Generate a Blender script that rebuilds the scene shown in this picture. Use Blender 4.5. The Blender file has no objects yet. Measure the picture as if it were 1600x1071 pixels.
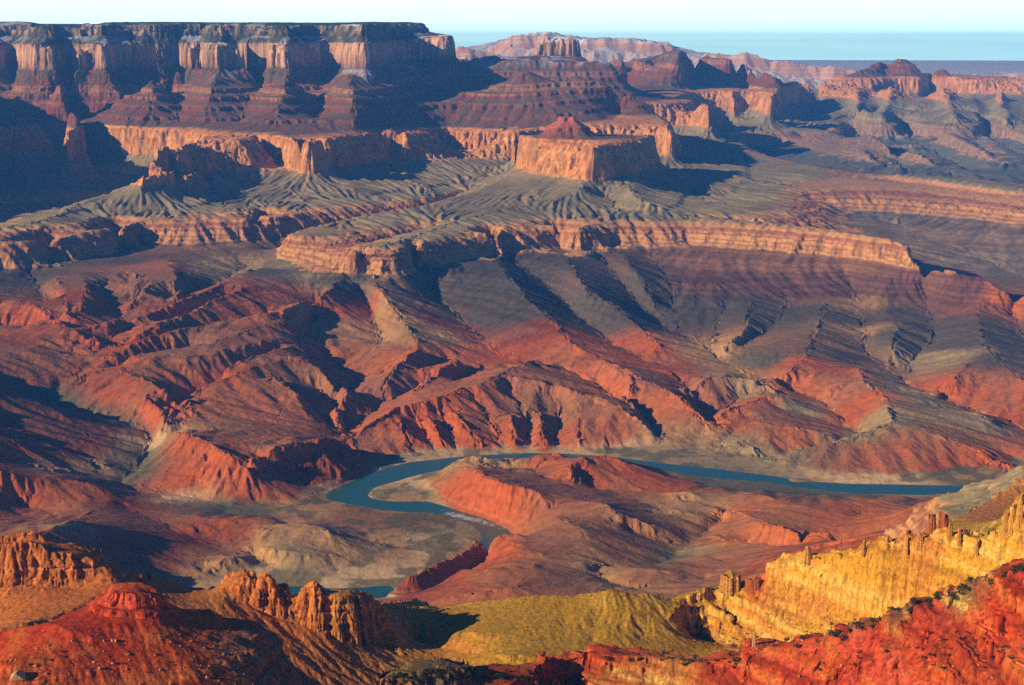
import bpy, math, random
import numpy as np
Q = 1.0                      # mesh fineness
# ---------------------------------------------------------------- camera maths
F = 2300.0; HOR = 66.0; CX, CY = 800.0, 535.5; CZ = 2240.0
PITCH = math.atan((CY - HOR) / F)
CP, SP = math.cos(PITCH), math.sin(PITCH)
RIVER = 800.0

def ray(px, py):
    x = (px - CX) / F; u = (CY - py) / F
    return x, CP + u * SP, -SP + u * CP

def sstep(a, b, x):
    t = np.clip((x - a) / (b - a), 0, 1)
    return t * t * (3 - 2 * t)

def lerp(a, b, t):
    return a + (b - a) * t
# ---------------------------------------------------------------- rock layers
# h (evened-out height) -> z (real height): benches and slopes keep their rise, hard beds stand up as cliffs
T_H = [-40, 0, 306, 314, 328, 343, 350, 380, 395, 401, 425, 445, 462, 474, 484, 492, 500, 560, 563, 620, 624, 680, 685, 735, 739, 785,
       880, 884, 900, 975, 980, 988, 995, 1004, 1160]
T_Z = [768, 800, 1078, 1096, 1150, 1190, 1200, 1214, 1222, 1238, 1262, 1292, 1326, 1362, 1470, 1552, 1572, 1622, 1642, 1690, 1716, 1760, 1792, 1822, 1850, 1880,
       2010, 2140, 2230, 2298, 2336, 2350, 2386, 2400, 2450]

def dip_main(x, y):
    r = np.hypot(x, y)
    d = 90 * sstep(11000, 16000, r) + 120 * sstep(16000, 22000, r)
    return d * sstep(-1700, -300, x + 0 * y) - 74 * np.exp(-((x + 380) / 680) ** 2 - ((y - 12600) / 950) ** 2)
# ---------------------------------------------------------------- noise
_rng = np.random.RandomState(7)
_TAB = _rng.rand(256, 256, 3).astype(np.float32)

def hashc(ix, iy, k):
    return _TAB[ix & 255, iy & 255, k]

def vnoise(x, y):
    x = np.asarray(x, np.float32); y = np.asarray(y, np.float32)
    ix = np.floor(x).astype(np.int32); iy = np.floor(y).astype(np.int32)
    fx = x - ix; fy = y - iy
    fx = fx * fx * (3 - 2 * fx); fy = fy * fy * (3 - 2 * fy)
    a = hashc(ix, iy, 0); b = hashc(ix + 1, iy, 0); c = hashc(ix, iy + 1, 0); d = hashc(ix + 1, iy + 1, 0)
    return (a + (b - a) * fx + (c - a) * fy + (a - b - c + d) * fx * fy) * 2 - 1

def fbm(x, y, o=4, g=0.5):
    s = 0; a = 1.0; n = 0
    for i in range(o):
        s = s + a * vnoise(x * 2.03 ** i + 17.3 * i, y * 2.03 ** i - 9.1 * i); n += a; a *= g
    return s / n

def ridged(x, y, o=3):
    s = 0; a = 1.0; n = 0
    for i in range(o):
        s = s + a * (1 - 2 * np.abs(vnoise(x * 2.07 ** i + 5.7 * i, y * 2.07 ** i + 3.3 * i))); n += a; a *= 0.5
    return s / n

def gully(X, Y, dx, dy, lam, kf=1.0):
    """stripes that run down the slope (dx,dy = unit vector across it), one random phase per cell"""
    px = (X / lam).astype(np.float32); py = (Y / lam).astype(np.float32)
    ix = np.floor(px).astype(np.int32); iy = np.floor(py).astype(np.int32)
    fx = px - ix; fy = py - iy
    va = np.zeros_like(px); wt = np.zeros_like(px)
    for i in (-1, 0, 1):
        for j in (-1, 0, 1):
            ox = fx - i - hashc(ix + i, iy + j, 0); oy = fy - j - hashc(ix + i, iy + j, 1)
            w = np.exp(-2.2 * (ox * ox + oy * oy))
            va += np.cos(6.2832 * kf * (ox * dx + oy * dy) + 3.0 * hashc(ix + i, iy + j, 2)) * w
            wt += w
    return va / wt
# ---------------------------------------------------------------- traced lines -> ground points
class Lines:
    def __init__(s, tz, dip):
        s.items = []; s.tz = tz; s.dip = dip
    def add(s, xyz):
        s.items.append(np.array(xyz, float))
    def pz(s, px, py, z):
        dx, dy, dz = ray(px, py); t = (z - CZ) / dz
        return (dx * t, dy * t, z)
    def pd(s, px, py, r):
        dx, dy, dz = ray(px, py); t = r / math.hypot(dx, dy)
        return (dx * t, dy * t, CZ + dz * t)
    def Z(s, pts, z=None, off=0):
        """image points at a known height"""
        n = len(pts); o = []
        for k, p in enumerate(pts):
            zz = p[2] if len(p) > 2 else (z[0] + (z[1] - z[0]) * k / max(n - 1, 1) if isinstance(z, (list, tuple)) else z)
            o.append(s.pz(p[0], p[1], zz))
        s.add(o); return o
    def S(s, pts, z):
        """image points on a rock layer (its height plus the tilt of the beds)"""
        o = []
        for p in pts:
            zz = z
            for _ in range(6):
                x, y, _z = s.pz(p[0], p[1], zz); zz = z + float(s.dip(np.float64(x), np.float64(y)))
            o.append(s.pz(p[0], p[1], zz))
        s.add(o); return o
    def D(s, pts, r=None):
        """image points at a known range"""
        n = len(pts); o = []
        for k, p in enumerate(pts):
            rr = p[2] if len(p) > 2 else (r[0] + (r[1] - r[0]) * k / max(n - 1, 1) if isinstance(r, (list, tuple)) else r)
            o.append(s.pd(p[0], p[1], rr))
        s.add(o); return o
    def H(s, pts, z=None):
        """(column, range, height): ground the picture does not show"""
        o = []
        for p in pts:
            zz = p[2] if len(p) > 2 else z
            a = (p[0] - CX) / F; r = p[1]
            y = (r * CP + (CZ - zz) * SP); x = a * y
            yy = math.sqrt(max(r * r - x * x, 1))
            o.append((x, yy, zz))
        s.add(o); return o
    def off(s, o, dr, dz):
        """the same line moved away from the camera and down: the far side of a crest"""
        q = []
        for x, y, z in o:
            r = math.hypot(x, y); k = (r + dr) / r
            q.append((x * k, y * k, z + dz))
        s.add(q); return q
# ---------------------------------------------------------------- smooth surface through the lines
def solve(lines, az0, az1, r0, r1, nA, nS, tinv, edge=None):
    s0, s1 = math.log(r0), math.log(r1)
    acc = np.zeros((nS, nA)); cnt = np.zeros((nS, nA))
    da = (az1 - az0) / (nA - 1); ds = (s1 - s0) / (nS - 1)
    for it in lines.items:
        hz = tinv(it)
        P = np.column_stack([it[:, 0], it[:, 1], hz])
        if len(P) == 1:
            Q_ = P
        else:
            seg = []
            for a, b in zip(P[:-1], P[1:]):
                ra, rb = math.hypot(a[0], a[1]), math.hypot(b[0], b[1])
                aa, ab = math.atan2(a[0], a[1]), math.atan2(b[0], b[1])
                n = int(max(abs(aa - ab) / da, abs(math.log(ra / rb)) / ds) * 2) + 2
                t = np.linspace(0, 1, n)[:, None]
                seg.append(a + (b - a) * t)
            Q_ = np.vstack(seg)
        az = np.arctan2(Q_[:, 0], Q_[:, 1]); sr = np.log(np.hypot(Q_[:, 0], Q_[:, 1]))
        j = np.rint((az - az0) / da).astype(int); i = np.rint((sr - s0) / ds).astype(int)
        m = (j >= 0) & (j < nA) & (i >= 0) & (i < nS)
        np.add.at(acc, (i[m], j[m]), Q_[m, 2]); np.add.at(cnt, (i[m], j[m]), 1)
    asp = (da / ds) ** 2                     # weight of the s-direction relative to az
    pyr = [(acc, cnt)]
    while min(pyr[-1][0].shape) > 12:
        a, c = pyr[-1]
        ny, nx = (a.shape[0] + 1) // 2 * 2, (a.shape[1] + 1) // 2 * 2
        ap = np.zeros((ny, nx)); cp = np.zeros((ny, nx))
        m = c > 0
        ap[:a.shape[0], :a.shape[1]] = np.where(m, a / np.maximum(c, 1e-9), 0); cp[:a.shape[0], :a.shape[1]] = m
        pyr.append((ap.reshape(ny // 2, 2, nx // 2, 2).sum((1, 3)), cp.reshape(ny // 2, 2, nx // 2, 2).sum((1, 3))))
    u = None
    for lev in range(len(pyr) - 1, -1, -1):
        a, c = pyr[lev]; m = c > 0; val = np.where(m, a / np.maximum(c, 1e-9), 0)
        if u is None:
            u = np.full(a.shape, val[m].mean())
        else:
            u = np.repeat(np.repeat(u, 2, 0), 2, 1)[:a.shape[0], :a.shape[1]]
        its = 900 if lev >= len(pyr) - 2 else (260 if lev > 1 else 110)
        u = np.where(m, val, u)
        for k in range(its):
            p = np.pad(u, 1, mode='edge')
            v = (p[1:-1, :-2] + p[1:-1, 2:] + asp * (p[:-2, 1:-1] + p[2:, 1:-1])) / (2 + 2 * asp)
            u = np.where(m, val, u + 1.0 * (v - u))
    return u

def blur(u, n):
    for _ in range(n):
        p = np.pad(u, 1, mode='edge')
        u = (p[1:-1, 1:-1] * 4 + 2 * (p[:-2, 1:-1] + p[2:, 1:-1] + p[1:-1, :-2] + p[1:-1, 2:]) + p[:-2, :-2] + p[2:, 2:] + p[:-2, 2:] + p[2:, :-2]) / 16
    return u

def bilerp(u, az0, az1, s0, s1, az, s):
    nS, nA = u.shape
    fj = np.clip((az - az0) / (az1 - az0) * (nA - 1), 0, nA - 1.001); fi = np.clip((s - s0) / (s1 - s0) * (nS - 1), 0, nS - 1.001)
    j = fj.astype(int); i = fi.astype(int); tj = (fj - j)[None, :]; ti = (fi - i)[:, None]
    r0 = u[i][:, j] * (1 - tj) + u[i][:, j + 1] * tj
    r1 = u[i + 1][:, j] * (1 - tj) + u[i + 1][:, j + 1] * tj
    return r0 * (1 - ti) + r1 * ti

def columns(lo, hi, step):
    a = [np.arange(lo, -0.362, 0.0035), np.arange(-0.362, 0.362, step / Q), np.arange(0.362, hi, 0.0035)]
    return np.concatenate(a)

def slopes(h, az, s):
    """gradient of h on the ground plane"""
    r = np.exp(s)[:, None]
    gs = np.gradient(h, s, axis=0) / r
    ga = np.gradient(h, az, axis=1) / r
    sa, ca = np.sin(az)[None, :], np.cos(az)[None, :]
    return gs * sa + ga * ca, gs * ca - ga * sa

def carve(h, X, Y, az, s, octs, g0=0.12, mask=None, base=None, kf=1.0):
    """cut gullies down the slopes, coarse to fine; octs = (wavelength m, depth m)"""
    for lam, amp in octs:
        if base is None or lam == octs[0][0]:
            gx, gy = slopes(h if base is None else base, az, s)
        g = np.hypot(gx, gy) + 1e-6
        k = np.clip(g / g0, 0, 1)
        e = gully(X, Y, (-gy / g).astype(np.float32), (gx / g).astype(np.float32), lam, kf)
        pix = np.exp(s)[:, None] * 0.0007
        fade = np.clip((lam / pix - 2.5) / 4, 0, 1)
        d = amp * k * fade * e
        h = h + (d if mask is None else d * mask)
    return h

def resample(az, s, h, n, wr, wz):
    """respace the rows of every column so that cliffs get rows too"""
    n = int(n * Q)
    r = np.exp(s)[:, None]
    dz = np.abs(np.diff(h, axis=0)); dr = np.diff(r, axis=0)
    rm = 0.5 * (r[1:] + r[:-1])
    theta = dr * (CZ - 900) / rm ** 2
    m = np.sqrt((theta * wr) ** 2 + (dz / rm * wz) ** 2) + 1e-5
    # same weighting for neighbouring columns, so that rows do not jump about
    for k in (int(50 * Q), int(50 * Q)):
        c = np.cumsum(np.pad(m, ((0, 0), (k + 1, k)), mode='edge'), axis=1)
        m = (c[:, 2 * k + 1:] - c[:, :-2 * k - 1]) / (2 * k + 1)
    cum = np.vstack([np.zeros((1, m.shape[1])), np.cumsum(m, 0)])
    out_s = np.empty((n, h.shape[1])); out_h = np.empty((n, h.shape[1]))
    t = np.linspace(0, 1, n)
    for j in range(h.shape[1]):
        out_s[:, j] = np.interp(t * cum[-1, j], cum[:, j], s)
        out_h[:, j] = np.interp(out_s[:, j], s, h[:, j])
    return out_s, out_h

def weather(X, Y, Z, lo, hi, cols, beds, seed=0.0, keep=1.0):
    """push steep rock in and out: joint columns (length, depth) and hard and soft beds (thickness, depth)"""
    def d(q, ax): return np.gradient(q, axis=ax)
    Xb, Yb, Zb = blur(X, 4), blur(Y, 4), blur(Z, 4)
    ux, uy, uz = d(Xb, 0), d(Yb, 0), d(Zb, 0); vx, vy, vz = d(Xb, 1), d(Yb, 1), d(Zb, 1)
    nx, ny, nz = uy * vz - uz * vy, uz * vx - ux * vz, ux * vy - uy * vx
    sg_ = np.sign(nz); l = np.sqrt(nx * nx + ny * ny + nz * nz) + 1e-9; nx, ny, nz = nx * sg_ / l, ny * sg_ / l, np.abs(nz) / l
    hl = np.hypot(nx, ny) + 1e-6; st = sstep(hi, lo, nz)
    e = 0
    zb = Z + .25 * beds[0][0] * fbm(X / (beds[0][0] * 9), Y / (beds[0][0] * 9), 2)
    for th, am in beds:
        k = np.floor(zb / th + 1.5 * vnoise(zb / th * .37, X * 0 + 4.4)); f = hashc(k.astype(np.int32), (k * 0 + th * 7).astype(np.int32), 1)
        e = e + am * (f * 2 - 1)
    kb = np.floor(zb / (beds[0][0] * 2.2) + .6 * vnoise(zb / beds[0][0], X * 0 + 1.1)).astype(np.int32)
    s1_ = hashc(kb, np.zeros(X.shape, np.int32) + 3, 2); s2_ = hashc(kb, np.zeros(X.shape, np.int32) + 9, 1)
    for L_, am in cols:
        wx_ = X / L_ + .9 * vnoise(X / L_ * .6, Y / L_ * .6 + 7) + seed; wy_ = Y / L_ + .9 * vnoise(X / L_ * .6 + 31, Y / L_ * .6)
        # pillars: each block of rock between two joints stands a little forward or back, the joints themselves are clefts
        jx, jy = wx_ + s1_ * .5, wy_ + s2_ * .5
        e = e + am * .9 * (hashc(np.floor(jx).astype(np.int32), np.floor(jy).astype(np.int32), 0) * 2 - 1)
        e = e - am * 1.3 * np.exp(-(vnoise(wx_ * .8, wy_ * .8) / .11) ** 2)
    e = e * keep
    return X + nx / hl * e * st, Y + ny / hl * e * st, st * keep
# ================================================================ the inner canyon and the far walls
M = Lines(None, dip_main)
RIM, RWT, COC, KAI, SUP = 1196.0, 1566.0, 2228.0, 2396.0, 1850.0

# mean height of the red hills at an image row; ridges stand above it and gullies below it
ZW = ([395, 428, 480, 540, 600, 650, 717], [1110, 1078, 1025, 972, 920, 870, 803])
ZL = ([395, 428, 480, 540, 600, 650, 717], [1110, 1078, 975, 925, 886, 852, 803])
ZR = ([395, 400, 470, 560, 620, 680, 745], [1085, 1078, 955, 892, 864, 836, 803])
def zm(px, py):
    t = float(sstep(900, 1230, np.float64(px))); w = float(sstep(560, 380, np.float64(px)))
    return (float(np.interp(py, *ZL)) * (1 - w) + float(np.interp(py, *ZW)) * w) * (1 - t) + float(np.interp(py, *ZR)) * t
def R(pts, d=26):
    return M.Z([(p[0], p[1], min(zm(p[0], p[1]) + (p[2] if len(p) > 2 else d), 1072)) for p in pts])
def V(pts, d=-26):
    return M.Z([(p[0], p[1], max(zm(p[0], p[1]) + (p[2] if len(p) > 2 else d), 801)) for p in pts])

# ---- river banks
far_bank = [(1660, 745), (1560, 756), (1535, 761), (1480, 759), (1400, 757), (1330, 756), (1250, 750), (1200, 743), (1120, 733), (1060, 727),
            (1000, 720), (950, 713), (900, 710), (860, 708), (830, 708), (760, 711), (700, 716), (640, 722), (600, 732), (560, 747), (520, 764),
            (505, 773), (510, 781), (550, 788), (600, 797), (640, 801), (672, 800), (700, 805), (725, 814), (745, 823), (752, 832), (755, 841), (742, 853),
            (715, 868), (680, 888), (650, 905), (622, 913), (560, 919), (520, 920), (490, 916), (450, 916), (380, 925), (250, 940), (60, 960)]
near_bank = [(1660, 757), (1560, 766), (1535, 768), (1480, 772), (1440, 774), (1350, 772), (1300, 768), (1250, 761), (1200, 753), (1125, 748), (1087, 744),
             (1050, 736), (1020, 729), (960, 722), (900, 718), (830, 716), (790, 717), (740, 722), (700, 733), (680, 736), (650, 743), (620, 752), (590, 760), (577, 767),
             (574, 775), (585, 781), (610, 784), (640, 784), (668, 783), (690, 789), (720, 799), (760, 811), (800, 829), (808, 840), (795, 858), (765, 877), (725, 897),
             (690, 915), (655, 929), (620, 934), (570, 937), (500, 940), (440, 944), (370, 950), (250, 962), (60, 985)]
fb = M.Z(far_bank, 800.3); nb = M.Z(near_bank, 800.3)
def poly_resample(o, n):
    o = np.array(o); d = np.concatenate([[0], np.cumsum(np.hypot(*np.diff(o[:, :2], axis=0).T))]); t = np.linspace(0, d[-1], n)
    return np.column_stack([np.interp(t, d, o[:, k]) for k in range(3)])
FBW, NBW = np.array(fb), np.array(nb)
# match the two banks by image order, mid-channel a few metres under water
def mid_line(n=160):
    a, b = poly_resample(fb, n), poly_resample(nb, n)
    # walk: nearest point of the other bank
    out = []
    for p in a:
        q = b[np.argmin(np.hypot(b[:, 0] - p[0], b[:, 1] - p[1]))]
        out.append(((p[0] + q[0]) / 2, (p[1] + q[1]) / 2, 786.0))
    return out
MIDW = np.array(mid_line())
for k in range(0, 160, 1):
    M.add([tuple(MIDW[k])])
# ---- delta flats, spit, bars
M.Z([(640, 812), (690, 818), (725, 832), (738, 845)], 805); M.Z([(545, 800), (600, 808), (650, 825), (690, 840)], 807)
M.Z([(590, 850), (640, 856), (685, 862), (700, 858)], 807); M.Z([(470, 905), (520, 906), (580, 898), (630, 893), (670, 880)], 804)
M.Z([(590, 775), (620, 768), (650, 762), (668, 765)], 805); M.Z([(625, 758), (660, 748), (685, 740)], 806)
M.Z([(440, 793), (480, 795), (530, 800)], 809); M.Z([(350, 803), (400, 806), (450, 806), (520, 810)], 810)
M.Z([(445, 820), (435, 812), (470, 806), (530, 818), (570, 833), (600, 845), (607, 856), (590, 872), (545, 884), (500, 893), (455, 897), (425, 884), (392, 865)], 812)
M.Z([(405, 840, 842), (430, 824, 850), (462, 816, 858), (492, 820, 858), (515, 832, 852), (545, 852, 832)])
M.Z([(400, 856, 838), (440, 860, 846), (480, 866, 840), (520, 868, 830)])
M.Z([(330, 880, 832), (352, 872, 842), (372, 868, 838), (385, 874, 826)]); M.Z([(335, 895, 815), (360, 898, 812), (390, 892, 812), (405, 880, 812)])
M.Z([(1100, 760), (1180, 766), (1250, 770), (1330, 778)], 806); M.Z([(1420, 745), (1480, 746), (1540, 742)], 806); M.Z([(1270, 750), (1340, 752)], 804)
M.Z([(960, 705, 806), (1010, 697, 812), (1060, 698, 815), (1120, 705, 813), (1170, 712, 810)])
M.Z([(1040, 683, 822), (1090, 682, 828), (1140, 692, 826)])
# ---- lower left: spurs and wash
M.Z([(-60, 725, 985), (0, 735, 965), (62, 747, 930), (110, 749, 912), (150, 756, 893), (176, 768, 872), (172, 782, 866), (150, 795, 872), (128, 806, 885)])
M.Z([(35, 845, 968), (75, 828, 960), (100, 818, 952), (117, 813, 946), (162, 821, 912), (207, 832, 884), (220, 846, 872), (250, 864, 850), (285, 881, 834), (312, 892, 822)])
M.Z([(-40, 812, 900), (0, 808, 890), (35, 805, 875), (65, 812, 885), (85, 800, 868)])
M.Z([(10, 785, 885), (40, 790, 872), (75, 800, 868)])
M.Z([(190, 790, 850), (250, 815, 835), (310, 845, 825), (350, 862, 818)]); M.Z([(276, 805, 836), (310, 808, 838), (360, 812, 838), (410, 810, 832), (440, 814, 822)])
M.Z([(300, 822, 838), (312, 840, 824), (350, 850, 814), (400, 845, 813)])
M.Z([(60, 870, 960), (100, 862, 945), (135, 880, 925), (170, 900, 900), (210, 915, 880)])
M.Z([(440, 801, 808), (400, 800, 810), (350, 795, 814), (300, 787, 820), (250, 775, 826), (205, 763, 831), (190, 754, 834), (210, 735, 839), (228, 712, 846), (238, 690, 851),
     (232, 674, 856), (205, 662, 861), (165, 652, 867), (120, 644, 873), (60, 637, 880), (0, 632, 890)])
M.Z([(-60, 590, 1080), (0, 607, 1010), (40, 621, 985), (85, 645, 945), (120, 665, 915), (152, 690, 885), (178, 712, 862)])
M.Z([(0, 655, 965), (20, 690, 955), (60, 700, 925), (100, 712, 895), (150, 730, 862)])
M.Z([(-40, 690, 980), (5, 665, 985)]); M.Z([(20, 725, 915), (60, 733, 895), (100, 737, 880), (165, 745, 850)])
M.Z([(60, 730, 902), (85, 735, 900), (100, 740, 888)]); M.Z([(150, 718, 868), (165, 725, 866), (180, 733, 850)])
# ---- red scarp above the side creek
M.Z([(118, 586, 938), (150, 601, 935), (175, 598, 940), (191, 611, 935), (215, 618, 935), (237, 630, 934), (250, 641, 930), (258, 655, 925)])
M.Z([(268, 672, 935), (290, 676, 940), (312, 684, 938), (350, 706, 930), (382, 722, 915), (392, 736, 890)])
M.Z([(135, 631, 893), (152, 640, 889), (190, 641, 888), (226, 652, 884), (240, 668, 876), (247, 682, 870)])
M.Z([(263, 712, 880), (297, 722, 886), (322, 716, 894), (338, 736, 886), (382, 737, 878), (395, 752, 850)])
M.Z([(215, 752, 836), (250, 769, 826), (300, 776, 820), (337, 786, 814), (357, 795, 811), (374, 791, 811), (400, 785, 812), (440, 787, 810)])
M.Z([(300, 750, 845), (340, 765, 842), (365, 770, 835)])
M.Z([(262, 664, 880), (275, 655, 905), (288, 640, 925), (296, 622, 938)])
M.Z([(130, 580, 948), (190, 580, 968), (240, 600, 965), (275, 612, 962)]); 
M.Z([(400, 735, 858), (430, 742, 840), (470, 752, 822), (500, 765, 806)])
M.Z([(392, 722, 912), (420, 702, 925), (455, 695, 925), (490, 690, 920), (518, 686, 905), (530, 692, 880)])
M.Z([(410, 735, 872), (450, 718, 880), (490, 708, 880), (525, 705, 868)])
M.Z([(545, 695, 832), (570, 720, 815), (600, 730, 803)])
# ---- red hills: crests (R) and gullies (V)
R([(71, 394, 20), (80, 420), (94, 450), (105, 475), (120, 500, 10)]); R([(115, 419, 30), (140, 450), (128, 480), (112, 492, 15)])
R([(0, 468), (40, 470), (70, 490), (100, 510), (150, 530), (158, 545, 5)]); R([(-60, 520), (0, 555, 40), (60, 540, 25), (120, 555, 0)])
R([(175, 372, 10), (190, 395, 20), (215, 442, 22)]); R([(216, 380, 20), (236, 395, 34), (267, 412, 40), (245, 435, 30), (223, 447, 30), (208, 462, 20)])
R([(267, 412, 40), (280, 440, 30), (275, 462, 5)]); R([(130, 475, 32), (100, 490, 30), (130, 500, 10)])
R([(402, 419, 45), (371, 434), (330, 450), (287, 467), (250, 480), (209, 492), (170, 502), (128, 514, 16)])
R([(395, 436, 40), (370, 452), (330, 468), (285, 492), (250, 507), (212, 524, 14)])
R([(537, 436, 30), (510, 452), (489, 464, 34), (439, 486, 34), (400, 492), (337, 504), (290, 512), (236, 522), (200, 540, 20)])
R([(449, 500, 30), (400, 512), (360, 524), (337, 534), (290, 543), (240, 551), (190, 556), (142, 560, 14)])
R([(452, 555, 38), (420, 565), (371, 583), (335, 596), (304, 607, 26), (285, 630, 15), (272, 650, 5)])
R([(440, 528, 30), (390, 537), (350, 548), (300, 560), (263, 553, 30), (210, 565), (162, 575), (121, 588, 20)])
R([(465, 538, 24), (420, 548), (380, 562), (350, 575)])
V([(223, 458), (209, 484, -22), (190, 500), (160, 512, -10), (120, 520, -10)]); V([(325, 450), (280, 480), (230, 500), (190, 522, -14), (168, 532, -10), (130, 545, -8)])
V([(370, 470), (340, 484), (300, 500), (250, 515)]); V([(425, 495), (370, 508), (300, 528), (200, 548, -16)]); V([(300, 548), (250, 560), (180, 583, -14)])
V([(100, 520), (50, 515), (0, 510)]); V([(160, 450), (175, 480), (190, 500)])
V([(430, 560), (390, 580), (340, 605), (300, 625), (268, 655, -10)]); V([(500, 480), (480, 510), (470, 530)])
V([(85, 480), (70, 460), (45, 430)]); V([(200, 440), (214, 448)])
V([(700, 560), (660, 580), (600, 590), (552, 588, -30), (525, 570, -30), (500, 545, -20)])
V([(552, 588), (545, 605), (520, 640, -30), (535, 665, -30), (545, 690, -20)]); V([(500, 605, -12), (512, 630, -20), (520, 640)]); V([(440, 600, -5), (480, 630, -14), (510, 660, -22), (535, 682, -24)])
R([(470, 556, 34), (500, 580), (520, 598, 24), (540, 607, 26), (530, 626, 26), (526, 650, 16), (540, 668, 4)])
R([(430, 590, 22), (460, 612), (490, 650, 12), (515, 672, 4)])
R([(840, 560, 26), (800, 575, 30), (775, 592, 38), (735, 605, 34), (687, 624, 32), (650, 632, 32), (620, 638, 28), (600, 650, 26), (575, 664, 20), (552, 682, 12)])
R([(660, 545), (625, 560, 32), (610, 585, 22), (600, 605, 10)]); R([(720, 560, 26), (690, 575), (660, 600, 22), (640, 615, 16)])
V([(760, 570), (740, 585), (700, 600), (640, 618), (600, 628, -22), (580, 645, -26), (560, 670, -24)])
V([(795, 605, 6), (815, 640, -8), (826, 665, -18), (826, 700, -14)]); V([(862, 610, 6), (880, 635, -10), (872, 660, -20), (868, 698, -12)])
V([(680, 640, 8), (700, 665, -8), (715, 712, -8)]); V([(650, 650, 6), (665, 680, -8), (690, 714, -6)]); V([(740, 625, 12), (770, 665, -4), (790, 700, -10)])
R([(630, 660, 24), (640, 690, 12)]); R([(668, 650, 26), (690, 690, 10)]); R([(700, 640, 28), (750, 690, 8)]); R([(840, 640, 18), (850, 690, 6)]); R([(800, 645, 18), (805, 690, 6)])
R([(800, 590, 34), (860, 598, 30), (900, 612, 30), (935, 626, 30), (965, 638), (995, 655, 20), (1017, 674, 8)]); R([(935, 626, 30), (940, 660, 14), (950, 690, 4)]); R([(900, 620, 24), (905, 665, 12), (908, 695, 4)])
V([(880, 575, -10), (925, 596, -22), (947, 613, -24), (985, 638, -24), (1010, 662, -20), (1028, 682, -10)])
R([(940, 560), (968, 578, 32), (1000, 590, 30), (1035, 605, 26), (1065, 622), (1090, 645, 18), (1108, 668, 8)]); R([(985, 590, 26), (980, 620, 16), (1000, 650, 6)])
V([(1040, 578, -10), (1068, 603, -24), (1092, 633, -26), (1110, 670, -18)])
R([(1072, 608, 14), (1110, 588, 28), (1160, 590, 30), (1200, 600)]); R([(1120, 652, 6), (1140, 640, 18), (1190, 622, 24), (1230, 620, 22)]); V([(1115, 655, -20), (1150, 625, -20), (1200, 612, -14)])
R([(1180, 660, 16), (1250, 670, 18), (1290, 680, 8)]); R([(1140, 690, 4), (1180, 700, 6)])
R([(1200, 721, 2), (1237, 703, 10), (1300, 692, 22), (1350, 677, 34), (1395, 662, 40), (1440, 672, 34), (1480, 688, 28), (1530, 705, 22), (1570, 725, 16)])
R([(1395, 662, 40), (1385, 635, 38), (1372, 612, 34), (1350, 595, 34), (1345, 575, 28)])
M.Z([(1240, 746), (1300, 744), (1400, 742), (1450, 738), (1500, 732), (1560, 726), (1620, 720)], 812)
V([(1045, 440, -30), (1050, 480, -34), (1058, 510, -30), (1085, 531, -30), (1112, 552, -28), (1175, 592, -26), (1230, 606, -22), (1285, 628, -24), (1315, 655, -24), (1348, 680, -22), (1330, 690, -16), (1287, 699, -12), (1245, 708, -10), (1205, 722, -6)])
V([(1322, 420, -10), (1335, 460, -20), (1350, 515, -24), (1352, 552, -28), (1380, 570, -30), (1418, 604, -28), (1475, 624, -28), (1530, 645, -26), (1590, 665, -26), (1640, 690, -20)])
V([(1440, 440, -6), (1452, 480, -18), (1458, 530, -26), (1425, 562, -30), (1415, 600, -28)]); V([(1230, 470, -10), (1215, 505, -18), (1150, 545, -22)]); V([(1120, 440, -10), (1130, 480, -20), (1112, 550, -26)])
R([(1175, 470, 2), (1165, 520, 8), (1130, 545, 0)]); R([(1290, 470, 4), (1268, 540, 18), (1236, 580, 20), (1195, 595, 12)])
R([(1405, 500, 4), (1395, 550, 2)]); R([(1530, 480, 12), (1535, 540, 30), (1495, 590, 24), (1465, 610, 4)]); R([(1340, 580, 20), (1320, 600, 24), (1290, 612, 8)])
R([(1540, 540, 40), (1600, 600, 34)]); R([(1495, 640, 16), (1550, 655, 16)]); V([(1580, 470), (1590, 520, -14), (1640, 560, -14)])
# under the promontories
R([(563, 424, 10), (590, 450, 30), (620, 490, 30), (650, 530, 22)]);  V([(545, 435, -10), (580, 480, -14), (600, 540, -20)])
V([(640, 420, -34), (690, 470, -40), (740, 520, -36), (790, 560, -26), (850, 580, -20)]); R([(764, 388, 0), (790, 425, 6), (828, 470, 14), (870, 505, 18), (900, 545, 18)])
V([(790, 400, -50), (850, 445, -56), (900, 490, -46), (960, 540, -32), (1030, 570, -24)]); R([(868, 378, 0), (892, 415, 8), (915, 455, 14), (960, 475, 14), (990, 505, 12), (1030, 540, 0)])
V([(930, 395, -50), (980, 450, -56), (1010, 490, -46), (1045, 520, -34)]); R([(958, 385, -10), (990, 422, -14), (1022, 475, -18)]); V([(1010, 390, -40), (1040, 440, -40)])
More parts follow.
